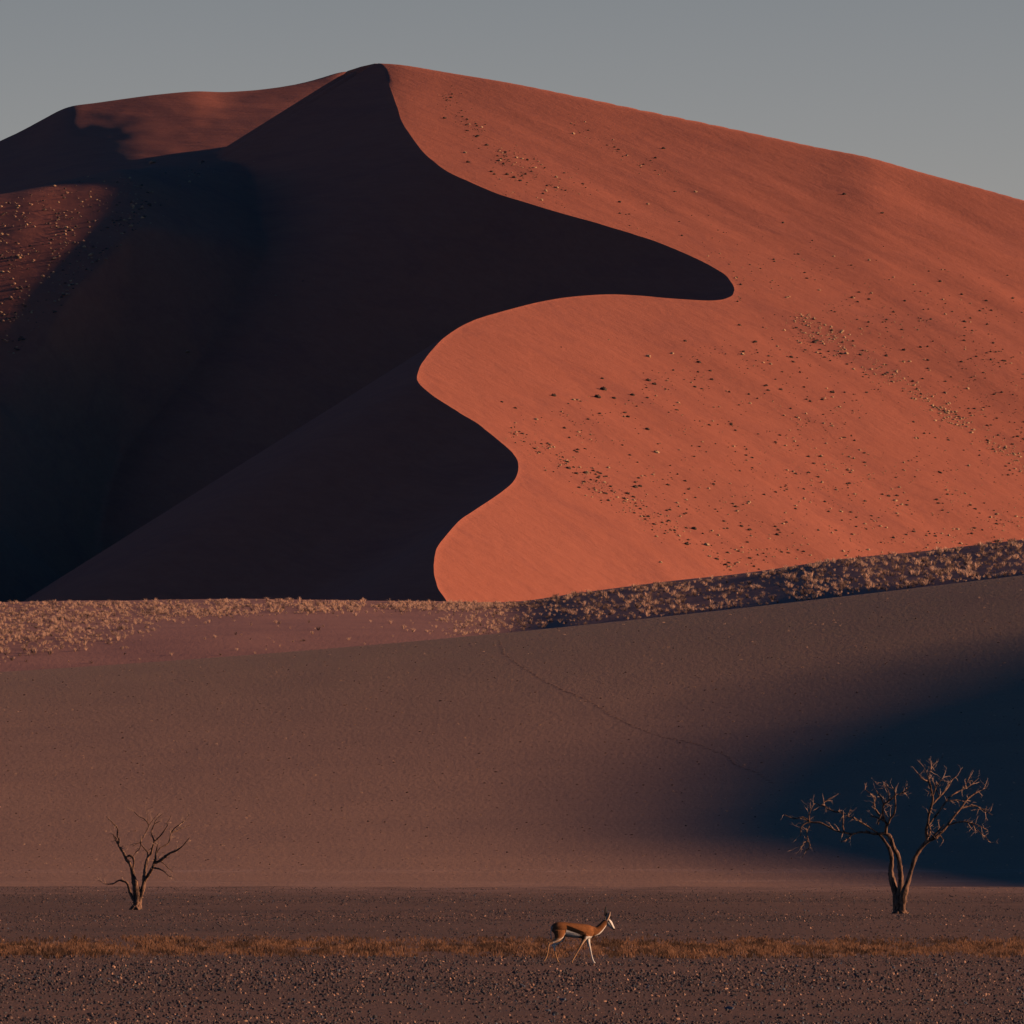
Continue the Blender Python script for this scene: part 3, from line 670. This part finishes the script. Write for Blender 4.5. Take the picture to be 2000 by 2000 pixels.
lb = [bush_shape(160, r_, .16, .5) for _ in range(3)]; lbm = [mesh_np('low_bush', t[0], t[1], M_SHRUB, False, link=False) for t in lb]
for n_, (a, b, lab) in enumerate(LOW):
    y_ = CH * F / (b + 3 - HZ); x_ = float(px(a, y_)); add_single('low_bush', lbm[n_ % 3], (x_, y_, 0), (.22 + .03 * (n_ % 3), .3, .13), n_, lab, 'bush', None)

# ------------------------------------------------------------------ bare trees
def bark():
    m = N('grey_brown_bark', .85); a = m.noise(m.coords((1, 1, .22)), 9, 5, .7, .6)
    m.col(m.mix(m.ramp(a, [(.40, 0.0), (.66, 1.0)]), (.04, .025, .02), (.35, .18, .11))); m.bump(a, .05, .9); return m.m
M_BARK = bark(); M_TWIG = simple_mat('pale_twig', (.60, .36, .24), (.42, .24, .16), 5)  # twigs get a paler tone than the limbs
def tube(P, Rr, sides=7, seed=0, cap=True):
    """tapered limb along a smoothed path with knotty girth"""
    r = np.random.default_rng(seed); P = np.array(P, float); Q = spline(np.column_stack([P, Rr]), 5)
    P, Rr = Q[:, :3], np.maximum(Q[:, 3], .003)
    Rr = Rr * (1 + .10 * r.normal(size=len(Rr))); T = np.gradient(P, axis=0); T /= np.linalg.norm(T, axis=1)[:, None] + 1e-9
    V = []; a0 = np.array([0, 1.0, 0])
    for k in range(len(P)):
        b = np.cross(T[k], a0); b /= np.linalg.norm(b) + 1e-9; c = np.cross(b, T[k])
        for q in range(sides):
            t = q / sides * 2 * math.pi; e = Rr[k] * (1 + .10 * math.sin(3 * t + k * .4 + seed)); V.append(P[k] + (b * math.cos(t) + c * math.sin(t)) * e)
    Fx = []
    for k in range(len(P) - 1):
        for q in range(sides): Fx.append((k * sides + q, k * sides + (q + 1) % sides, (k + 1) * sides + (q + 1) % sides, (k + 1) * sides + q))
    V.append(P[-1]); n_ = len(V) - 1
    for q in range(sides): Fx.append(((len(P) - 1) * sides + q, (len(P) - 1) * sides + (q + 1) % sides, n_, n_))
    return np.array(V), Fx, P, Rr
def quads_mesh(name, parts, mat, parent):
    V, Fx, o = [], [], 0
    for v_, f_ in parts:
        V.append(v_); Fx += [tuple(dict.fromkeys(i + o for i in q)) for q in f_]; o += len(v_)
    me = bpy.data.meshes.new(name); me.from_pydata(np.concatenate(V).tolist(), [], Fx); me.materials.append(mat)
    me.polygons.foreach_set('use_smooth', np.ones(len(me.polygons), bool)); ob = bpy.data.objects.new(name, me); C.objects.link(ob)
    if parent: ob.parent = parent
    return ob
def twigs(P, Rr, seed, n, L, depth=2):
    """short crooked dead twigs along a limb, forking once or twice"""
    r = np.random.default_rng(seed); out = []
    for _ in range(n):
        k = int(r.integers(int(len(P) * .25), len(P))); p0 = P[k]; T = P[min(k + 1, len(P) - 1)] - P[max(k - 1, 0)]; T = T / (np.linalg.norm(T) + 1e-9)
        d = T * .7 + r.normal(size=3) * .65 + np.array([0, 0, .03]); d /= np.linalg.norm(d); l = L * (.35 + .8 * r.random()); r0 = min(Rr[k] * .7, .012)
        pts = [p0]; q = p0.copy()
        for s_ in range(3):
            d = d + r.normal(size=3) * .17; d /= np.linalg.norm(d); q = q + d * l / 3; pts.append(q.copy())
        V, Fx, PP, RR = tube(pts, [r0, r0 * .8, r0 * .6, r0 * .3], 4, int(r.integers(9999))); out.append((V, Fx))
        if depth > 1: out += twigs(PP, RR, int(r.integers(9999)), 2 if r.random() < .6 else 1, l * .6, depth - 1)
    return out
def build_tree(base, org, k, m, trunk, limbs, label, seed, L, thick=.96):
    """trunk and limbs are outlines (x, y, radius) in enlarged photo pixels; k: photo px per unit; m: metres per photo px"""
    r = np.random.default_rng(seed); bx_, by_ = base; y0 = CH * F / (by_ - HZ); x0 = float(px(bx_, y0))
    root = bpy.data.objects.new('bare_tree', None); C.objects.link(root); root.location = (x0, y0, -.03); tag(root, label, 'tree')
    placed = []
    def world(pts, dr=None):
        A = np.array(pts, float); X = (org[0] + A[:, 0] * k - bx_) * m; Z = (by_ - (org[1] + A[:, 1] * k)) * m + .03; Rr = A[:, 2] * k * m * thick
        if placed:
            Q = np.concatenate(placed); i = np.argmin(np.hypot(Q[:, 0] - X[0], Q[:, 2] - Z[0])); ys = Q[i, 1]
        else: ys = 0
        s_ = np.concatenate([[0], np.cumsum(np.hypot(np.diff(X), np.diff(Z)))]); dr = r.uniform(-.65, .65) if dr is None else dr
        Y = ys + dr * s_ + .1 * np.sin(s_ * 2 + r.random() * 6) * np.minimum(s_, 1)
        return np.stack([X, Y, Z], 1), np.maximum(Rr, .007)
    tp = []
    for n_, t in enumerate(trunk):
        P, Rr = world(t, (0, .12, -.12, .1)[n_ % 4]); V, Fx, PP, RR = tube(P, Rr, 12, seed + n_); tp.append((V, Fx)); placed.append(PP)
    rr = np.random.default_rng(seed + 90); w0 = trunk[0][0][2] * k * m * thick
    for q in range(9):
        a = q / 9 * 6.28 + rr.random() * .5; e = w0 * (1.5 + .8 * rr.random())
        P0 = np.array([[0, 0, w0 * 1.5], [math.cos(a) * w0 * .75, math.sin(a) * w0 * .75, w0 * .6], [math.cos(a) * e, math.sin(a) * e, -.06]]); V, Fx, _, _ = tube(P0, [w0 * .4, w0 * .42, w0 * .2], 7, seed + q); tp.append((V, Fx))
    quads_mesh('trunk', tp, M_BARK, root)
    for n_, t in enumerate(limbs):
        P, Rr = world(t); V, Fx, PP, RR = tube(P, Rr, 7, seed * 7 + n_); placed.append(PP)
        b = quads_mesh('branch', [(V, Fx)], M_BARK, root)
        thin = t[0][2] < 8.5; ln = np.sum(np.linalg.norm(np.diff(P, axis=0), axis=1))
        nt = max(2, int(ln / L * (3.3 if thin else 1.5))); tw = twigs(PP, RR, seed * 31 + n_, nt, L, 2)
        t_ = quads_mesh('twigs', tw, M_TWIG, b); t_['kind'] = 'stuff'
    return root
LT = dict(trunk=[
 [(712,1830,52),(705,1700,44),(704,1620,42),(700,1540,44),(695,1450,46),(680,1330,40),(655,1230,29),(625,1100,24),(590,1010,22)],
 [(725,1830,40),(745,1620,34),(765,1520,32),(790,1440,30),(815,1330,28),(830,1200,26),(840,1080,24),(860,980,20),(880,930,18)]],
 limbs=[[(590,1010,21),(540,960,20),(510,880,19),(470,810,17),(420,740,12),(390,650,9),(330,570,5)],
 [(420,740,12),(430,660,10),(405,590,9),(415,510,9),(390,450,8),(340,400,6),(290,350,4),(240,300,2)],
 [(650,1110,13),(663,1010,13),(645,930,14),(590,905,15),(540,935,12)],
 [(690,1640,26),(640,1560,20),(600,1480,20),(575,1390,18),(540,1320,16),(460,1290,13),(400,1300,10),(340,1340,8),(280,1345,6),(190,1340,4),(140,1300,3),(85,1285,2)],
 [(880,930,18),(930,860,14),(945,780,12),(975,690,11),(950,610,9),(930,530,8),(960,450,6),(1000,400,5),(1080,370,2)],
 [(975,690,10),(1060,610,9),(1120,530,8),(1180,440,6),(1180,390,4),(1215,330,3),(1240,270,2)],
 [(880,930,14),(865,850,10),(800,770,9),(760,700,9),(795,620,7),(850,520,7),(880,430,6),(820,340,6),(740,300,5),(690,260,4),(640,210,3),(560,190,2)],
 [(760,700,7),(700,720,5),(640,760,3)],[(770,690,7),(740,800,6),(680,850,5),(640,925,4)],
 [(825,1290,26),(890,1200,20),(950,1100,20),(985,1000,18),(1005,900,12),(1020,820,9),(1040,730,5)],
 [(975,1030,16),(1080,980,18),(1150,920,18),(1240,860,15),(1340,820,10),(1420,760,8),(1480,690,7),(1540,620,3)],
 [(1005,900,9),(1060,800,8),(1120,760,9),(1200,710,9),(1230,610,9),(1240,550,9),(1320,520,8),(1390,480,7),(1460,450,5),(1540,425,3)],
 [(1240,550,7),(1290,480,7),(1400,400,6),(1470,330,4),(1530,250,2)],
 [(960,1090,12),(1060,1110,12),(1140,1150,9),(1210,1220,5),(1290,1240,2)],[(985,1000,8),(1060,990,7),(1140,1040,5),(1210,1110,4),(1280,1160,2)],
 [(880,430,4),(860,300,3),(850,190,2)],[(890,430,4),(960,330,3),(1040,250,2)],[(945,500,5),(1010,340,3),(1110,255,2)],[(865,850,7),(910,800,6),(960,770,4)],
 [(400,720,7),(360,640,6),(320,560,3)]])
build_tree((264, 1777), (180, 1560), 220 / 1771, .02152, LT['trunk'], LT['limbs'], 'small bare tree with a dark forked trunk standing on the left of the gravel plain', 3, .36, 1.22)
RT = dict(trunk=[
 [(1085,1430,46),(1082,1320,42),(1075,1270,40),(1085,1190,38),(1090,1080,24),(1080,980,21),(1065,900,20),(1030,830,20),(1010,770,20),(990,730,18),(960,712,14)],
 [(1068,1430,36),(1062,1330,34),(1050,1230,32),(1025,1120,27),(1010,1020,23),(1015,930,19),(1000,850,16),(975,800,12),(940,750,11),(915,725,9)],
 [(1098,1430,34),(1097,1290,33),(1112,1190,30),(1150,1085,21),(1180,980,20),(1205,900,19),(1250,830,18),(1310,770,17),(1380,740,14)]],
 limbs=[[(965,712,14),(900,715,12),(850,710,10),(800,690,7)],
 [(870,712,9),(760,700,8),(690,715,8),(630,705,8),(560,690,7),(520,670,7),(430,625,8),(360,620,7),(290,580,6),(220,590,5),(135,560,3)],
 [(350,640,5),(320,700,5),(325,770,4),(260,825,2)],[(325,770,4),(345,810,5),(310,860,4),(285,905,2)],[(360,620,6),(310,630,6),(275,665,5),(270,730,3)],
 [(625,705,7),(615,650,7),(620,600,7),(610,545,7),(540,530,6),(470,490,6),(430,480,4),(380,455,2)],[(450,480,5),(490,440,4),(540,415,2)],
 [(690,715,6),(660,750,5),(600,780,4)],[(905,712,7),(835,665,7),(760,620,6),(700,585,5),(650,570,4),(680,520,3)],[(340,620,5),(345,540,4),(380,470,2)],
 [(965,715,14),(970,650,12),(985,630,10),(1000,590,9),(1030,550,8),(1040,480,7),(1035,400,7),(1060,395,6),(1110,375,5),(1150,330,2)],
 [(975,640,10),(950,600,9),(900,545,8),(870,480,7),(880,420,6),(830,380,4),(795,350,2)],[(950,610,9),(890,580,8),(845,568,6)],
 [(975,650,8),(940,560,7),(945,480,7),(1000,435,7),(1040,400,5)],[(945,480,6),(920,420,5),(870,350,2)],[(985,445,5),(980,370,3),(940,310,2)],[(1040,400,5),(1020,350,3),(970,340,2)],
 [(900,640,8),(910,600,6),(935,540,4)],
 [(1370,742,14),(1410,705,12),(1460,650,10),(1520,570,9),(1580,500,8),(1620,440,8),(1670,400,7),(1720,370,6),(1790,340,2)],
 [(1585,505,7),(1640,490,6),(1700,490,6),(1760,520,5),(1830,560,2)],[(1470,645,7),(1550,620,6),(1640,625,5),(1720,700,4),(1810,785,2)],[(1640,625,4),(1700,640,3),(1790,690,2)],
 [(1300,765,14),(1290,680,12),(1305,620,11),(1310,560,10),(1330,490,10),(1340,430,9),(1330,370,8),(1310,300,8),(1250,270,5),(1220,225,2)],
 [(1320,330,7),(1310,250,5),(1330,180,3),(1335,130,2)],[(1312,300,5),(1290,220,3),(1265,170,2)],
 [(1300,660,9),(1360,580,8),(1400,530,7),(1440,470,7),(1480,420,6),(1540,380,6),(1600,350,5),(1660,320,4),(1730,260,2)],
 [(1335,480,8),(1390,420,8),(1430,380,7),(1470,330,6),(1500,280,5),(1550,240,2)],[(1345,400,6),(1370,325,5),(1420,260,3)],[(1400,415,5),(1365,345,4),(1350,300,3)],
 [(1600,350,4),(1640,270,3),(1650,235,2)],[(1450,450,5),(1540,440,4),(1600,450,2)],[(1395,715,7),(1415,745,5),(1430,765,3)],[(1300,620,6),(1320,680,8),(1310,740,8)],[(1335,745,8),(1400,680,6),(1430,640,4)]])
build_tree((1757, 1785), (1500, 1460), 460 / 1932, .0198, RT['trunk'], RT['limbs'], 'larger bare spreading tree with split trunk standing on the right before the dark shadow', 5, .42)

# ------------------------------------------------------------------ springbok
SB_Y = CH * F / (1883 - HZ); PXM = SB_Y / F; KZ = 200 / 1932 * PXM     # metres per enlarged pixel
def sb(pts, yo=0.0, z0=1372.0, x0=900.0):
    A = np.array(pts, float); n = A.shape[1]
    yv = A[:, 4] if n > 4 else np.zeros(len(A))
    return np.stack([(A[:, 0] - x0) * KZ / math.cos(HEAD), yo + yv, (z0 - A[:, 1]) * KZ], 1), A[:, 2] * KZ, A[:, 3] * KZ
HEAD = math.radians(18)
def etube(pts, yo=0.0, sides=16):
    P, a, b = sb(pts, yo); Q = spline(np.column_stack([P, a, b]), 6); P, a, b = Q[:, :3], Q[:, 3], Q[:, 4]
    T = np.gradient(P, axis=0); T /= np.linalg.norm(T, axis=1)[:, None]; V = []
    for k in range(len(P)):
        up = np.array([-T[k, 2], 0, T[k, 0]]); n_ = np.linalg.norm(up); up = up / n_ if n_ > 1e-6 else np.array([0, 0, 1.0])
        for q in range(sides):
            t = q / sides * 2 * math.pi; V.append(P[k] + up * a[k] * math.cos(t) + np.array([0, 1.0, 0]) * b[k] * math.sin(t))
    Fx = [(k * sides + q, k * sides + (q + 1) % sides, (k + 1) * sides + (q + 1) % sides, (k + 1) * sides + q) for k in range(len(P) - 1) for q in range(sides)]
    Fx.append(tuple(range(sides))[::-1]); Fx.append(tuple((len(P) - 1) * sides + q for q in range(sides)))
    return np.array(V), Fx
TORSO = [(468,735,60,45),(500,715,95,75),(550,700,120,98),(620,698,128,112),(720,712,135,116),(850,728,138,124),(980,740,138,124),(1080,752,140,114),(1160,770,138,98),(1225,790,96,66)]
NECK = [(1110,740,110,75),(1210,748,100,66),(1300,742,84,54),(1360,700,76,46),(1415,640,68,42),(1460,590,60,38),(1495,560,52,37)]
HEADP = [(1478,548,46,34),(1505,560,60,42),(1540,590,62,43),(1575,632,50,36),(1605,668,36,27),(1635,700,27,21),(1652,718,16,15)]
FRONT_N = [(1085,810,85,42),(1050,880,50,34),(1010,965,27,22),(965,1050,20,18),(905,1160,14,13),(845,1262,17,15),(822,1310,14,13),(820,1345,15,12)]
FRONT_F = [(1150,820,75,40),(1165,910,44,30),(1185,1000,27,22),(1207,1080,19,17),(1227,1170,14,13),(1248,1262,17,15),(1275,1325,15,13),(1305,1352,14,12)]
HIND_N = [(575,725,122,60),(572,810,104,54),(545,880,74,42),(492,932,38,28),(440,955,26,21),(382,985,23,17),(368,1050,17,14),(355,1150,13,12),(330,1235,17,14),(298,1285,15,13),(285,1315,14,12)]
HIND_F = [(680,770,95,50),(672,870,66,40),(625,935,42,30),(560,990,30,22),(532,1030,24,18),(537,1090,17,15),(555,1170,13,12),(588,1285,17,14),(612,1325,14,13),(635,1352,14,12)]
HOCK_N = [(385,990,14,11),(372,955,12,10),(366,935,9,8)]; HOCK_F = [(545,975,20,14),(505,1010,18,12),(490,1040,10,9)]
TAIL = [(470,668,12,10),(448,720,11,9),(438,790,9,8),(446,850,8,7),(452,890,5,5)]
FOLD = [(660,830,60,30),(720,845,30,18),(760,850,12,10)]
bm_parts = [etube(TORSO), etube(NECK), etube(HEADP), etube(FRONT_N, -.075), etube(FRONT_F, .075), etube(HIND_N, -.085), etube(HIND_F, .085), etube(HOCK_N, -.085), etube(HOCK_F, .085)]
spring = bpy.data.objects.new('springbok', None); C.objects.link(spring)
spring.location = (float(px(1030 + 900 * 200 / 1932, SB_Y)), SB_Y, -.005); spring.rotation_euler = (0, 0, HEAD)
tag(spring, 'brown and white springbok with dark flank stripe walking right across the gravel', 'antelope')
body0 = quads_mesh('body', bm_parts, M_BARK, None)
rm = body0.modifiers.new('r', 'REMESH'); rm.mode = 'VOXEL'; rm.voxel_size = .0082
sm = body0.modifiers.new('s', 'SMOOTH'); sm.factor = .5; sm.iterations = 5
dg = bpy.context.evaluated_depsgraph_get(); bme = bpy.data.meshes.new_from_object(body0.evaluated_get(dg)); bpy.data.objects.remove(body0)
bme.name = 'body'; n_ = len(bme.vertices); co = np.empty(n_ * 3, np.float32); bme.vertices.foreach_get('co', co); co = co.reshape(-1, 3)
X = co[:, 0] / KZ * math.cos(HEAD) + 900; Z = 1372 - co[:, 2] / KZ; Yl = co[:, 1]
BR, WH, DK, TAN, PALE = np.array([.29, .108, .040]), np.array([.86, .76, .66]), np.array([.035, .018, .012]), np.array([.50, .26, .13]), np.array([.66, .42, .27])
col = np.tile(BR, (n_, 1)); nzv = fbm(X / 22, Z / 30, 5, 3)
col *= (1 + .32 * nzv)[:, None]
def paint(mask, c): 
    w = np.clip(mask, 0, 1)[:, None]; col[:] = col * (1 - w) + c * w
def soft(d, w=7.0): return 1 / (1 + np.exp(-d / w * 3))
far = Yl > .03
legz = (Z > 905) | ((Z > 870) & (X < 600))
paint(legz.astype(float), TAN)
body = (X > 600) & (X < 1250) & (Z < 915)
s1 = 630 + (X - 715) * .41; s2 = 722 + (X - 715) * .345
paint(soft(Z - s2) * ((X > 700) & (X < 1000) & (Z < 905)), WH)
paint(soft(Z - s1, 5) * soft(s2 - Z, 5) * soft(X - 708, 5) * soft(1030 - X, 5), np.array([.012, .008, .006]))
paint(soft(np.interp(X, [450, 600, 900, 1250], [640, 600, 622, 640]) - Z, 14) * (X < 1250) * .55, np.array([.16, .062, .026]))
paint(soft(Z - 842) * soft(X - 1055) * soft(1250 - X) * (Z < 930), WH)
paint(soft(60 - np.abs(X - 1015)) * soft(Z - 770) * soft(900 - Z) * .7, DK * 1.5)
un = np.interp(X, [1190, 1235, 1330, 1400, 1440, 1475, 1500], [880, 850, 800, 736, 690, 645, 632]); paint(soft(Z - un + 6) * ((X > 1200) & (X < 1500)), WH)
top = np.interp(X, [1280, 1340, 1400, 1450], [672, 640, 585, 530]); paint(soft(top + 10 - Z) * ((X > 1270) & (X < 1460)) * .8, DK * 3)
paint(soft(462 - X, 9) * (Z < 900) * .3, WH); paint(soft(510 - X, 10) * soft(X - 462, 8) * (Z < 860) * .55, DK * 3)  # rump turned from the sun: white held back, shade painted into the coat
hd = soft(X - 1487, 4) * (Z > 470); paint(hd, WH)
# face: dark line from the eye to the mouth, tan cheek and brow
ln = np.interp(X, [1515, 1545, 1600, 1625], [545, 590, 678, 715]); ew = np.interp(X, [1515, 1560, 1625], [25, 23, 17])
paint(hd * soft(ew - np.abs(Z - ln), 3) * (X > 1512), DK)
paint(hd * soft(1506 - X, 4) * soft(Z - 540, 5) * soft(625 - Z, 6), TAN); paint(hd * soft(532 - Z, 4) * soft(1540 - X, 5), TAN)
paint(hd * soft(X - 1640, 3) * .8, DK * 2)
paint((far & (X < 720) & (Z > 905) & (Z < 1120)).astype(float), WH); paint((far & (X > 1120) & (Z > 900)).astype(float) * soft(1140 - Z, 20), WH)
edge = np.interp(Z, [760, 800, 850, 900, 950], [715, 700, 665, 590, 475]); paint(((Yl < 0) & (X < 720) & (Z > 760) & (Z < 968)).astype(float) * soft(13 - np.abs(X - edge + 8), 5), WH)
paint(((Yl < 0) & (X > 900) & (X < 1080) & (Z > 900) & (Z < 1000)).astype(float) * soft(X - (1010 - (Z - 965) * .55), 6), PALE)
ca = bme.color_attributes.new('Coat', 'FLOAT_COLOR', 'POINT'); ca.data.foreach_set('color', np.column_stack([col, np.ones(n_)]).astype(np.float32).ravel())
fm = N('springbok_coat', .9); fm.b.inputs['Specular IOR Level'].default_value = .04; at = fm.n('ShaderNodeAttribute', attribute_name='Coat'); fz = fm.noise(fm.coords((1, 1, 2)), 60, 3, .7)
fm.col(fm.mix(fm.ramp(fz, [(.35, 0.0), (.65, .25)]), at.outputs['Color'], (.05, .03, .02), 'MIX')); fm.bump(fz, .004, .5)
bme.materials.clear(); bme.materials.append(fm.m); bme.polygons.foreach_set('use_smooth', np.ones(len(bme.polygons), bool)); bme.polygons.foreach_set('material_index', np.zeros(len(bme.polygons), np.int32))
bo = bpy.data.objects.new('body', bme); C.objects.link(bo); bo.parent = spring
M_HORN = simple_mat('black_horn', (.022, .018, .016), (.035, .028, .024), 30, .5, .003); M_EAR = simple_mat('pale_ear_fur', (.62, .42, .30), (.50, .32, .22), 20)
M_EARD = simple_mat('dark_inner_ear', (.05, .03, .025), (.08, .05, .04), 20); M_TAILM = simple_mat('white_tail_hair', (.7, .58, .48), (.5, .4, .32), 20)
for sgn in (-1, 1):
    H = [(1497,512,16,16,.022*sgn),(1488,470,15,15,.028*sgn),(1480,420,14,14,.036*sgn),(1476,360,12,12,.036*sgn),(1478,310,9,9,.03*sgn),(1486,278,3,3,.024*sgn)]
    quads_mesh('horn', [etube(H, 0, 10)], M_HORN, spring)
    # leaf-shaped cupped ear
    V, Fx = [], []
    base = np.array([1478, 552.]); tip = np.array([1544, 372.]) if sgn < 0 else np.array([1520, 385.]); ax = tip - base; nrm = np.array([-ax[1], ax[0]]) / np.hypot(*ax)
    for k in range(9):
        t = k / 8; w = 33 * math.sin(math.pi * min(t * .92 + .10, 1)) ** .8
        for q in range(5):
            e = (q - 2) / 2; p = base + ax * t + nrm * w * e; dep = sgn * (.030 + .014 * (1 - e * e) * math.sin(math.pi * t) + .035 * t)
            V.append(((p[0] - 900) * KZ / math.cos(HEAD), dep, (1372 - p[1]) * KZ))
    for k in range(8):
        for q in range(4): Fx.append((k * 5 + q, k * 5 + q + 1, k * 5 + q + 6, k * 5 + q + 5))
    V = np.array(V); V2 = V + np.array([0, -sgn * .006, 0]); 
    rim = [(k * 5, (k + 1) * 5, (k + 1) * 5 + 45, k * 5 + 45) for k in range(8)] + [(k * 5 + 4, k * 5 + 49, (k + 1) * 5 + 49, (k + 1) * 5 + 4) for k in range(8)]
    ear = quads_mesh('ear', [(np.vstack([V, V2]), Fx + [tuple(i + 45 for i in f) for f in Fx] + rim)], M_EAR, spring)
    cV, cF = [], []
    for k in range(7):
        t = .12 + .76 * k / 6; w = 13 * math.sin(math.pi * t) ** .7
        for q in range(3):
            e = q - 1; p = base + ax * t + nrm * w * e; dep = sgn * (.030 + .014 * (1 - (e * .5) ** 2) * math.sin(math.pi * t) + .035 * t + .004)
            cV.append(((p[0] - 900) * KZ / math.cos(HEAD), dep, (1372 - p[1]) * KZ))
    for k in range(6):
        for q in range(2): cF.append((k * 3 + q, k * 3 + q + 1, k * 3 + q + 4, k * 3 + q + 3))
    quads_mesh('inner_ear', [(np.array(cV), cF)], M_EARD, ear)
    E, EF = ico(2); E = E * np.array([.014, .007, .013]) + np.array([(1532 - 900) * KZ / math.cos(HEAD), sgn * .044, (1372 - 566) * KZ])
    mesh_np('eye', E, EF, M_HORN, True, spring)
quads_mesh('tail', [etube(TAIL, -.01, 8)], M_TAILM, spring)
for (hx, hz, ly, ang) in ((822, 1356, -.075, 0.1), (1322, 1362, .075, .25), (276, 1335, -.085, -.9), (650, 1362, .085, .3)):
    V, Fx = [], []
    for side in (-1, 1):                           # cloven: two toes
        o_ = len(V)
        for (a, b, h) in ((-16, 9, -13), (17, 4, -13), (13, 6, 4), (-13, 8, 14)):
            for w in (0.0, 1.0):
                c_, s_ = math.cos(ang), math.sin(ang); X_ = a * c_ - h * s_; Z_ = a * s_ * -1 * -1 * 0 + h * c_ - a * s_ * .6
                V.append(((hx + X_ - 900) * KZ / math.cos(HEAD), ly + side * (.002 + w * b * KZ * 1.2), (1372 - hz + Z_) * KZ + .001))
        q = lambda *i: tuple(k + o_ for k in i)
        Fx += [q(0, 2, 4, 6), q(1, 7, 5, 3), q(0, 1, 3, 2), q(2, 3, 5, 4), q(4, 5, 7, 6), q(6, 7, 1, 0)]
    h_ = quads_mesh('hoof', [(np.array(V), Fx)], M_HORN, spring); h_.data.polygons.foreach_set('use_smooth', np.zeros(12, bool))
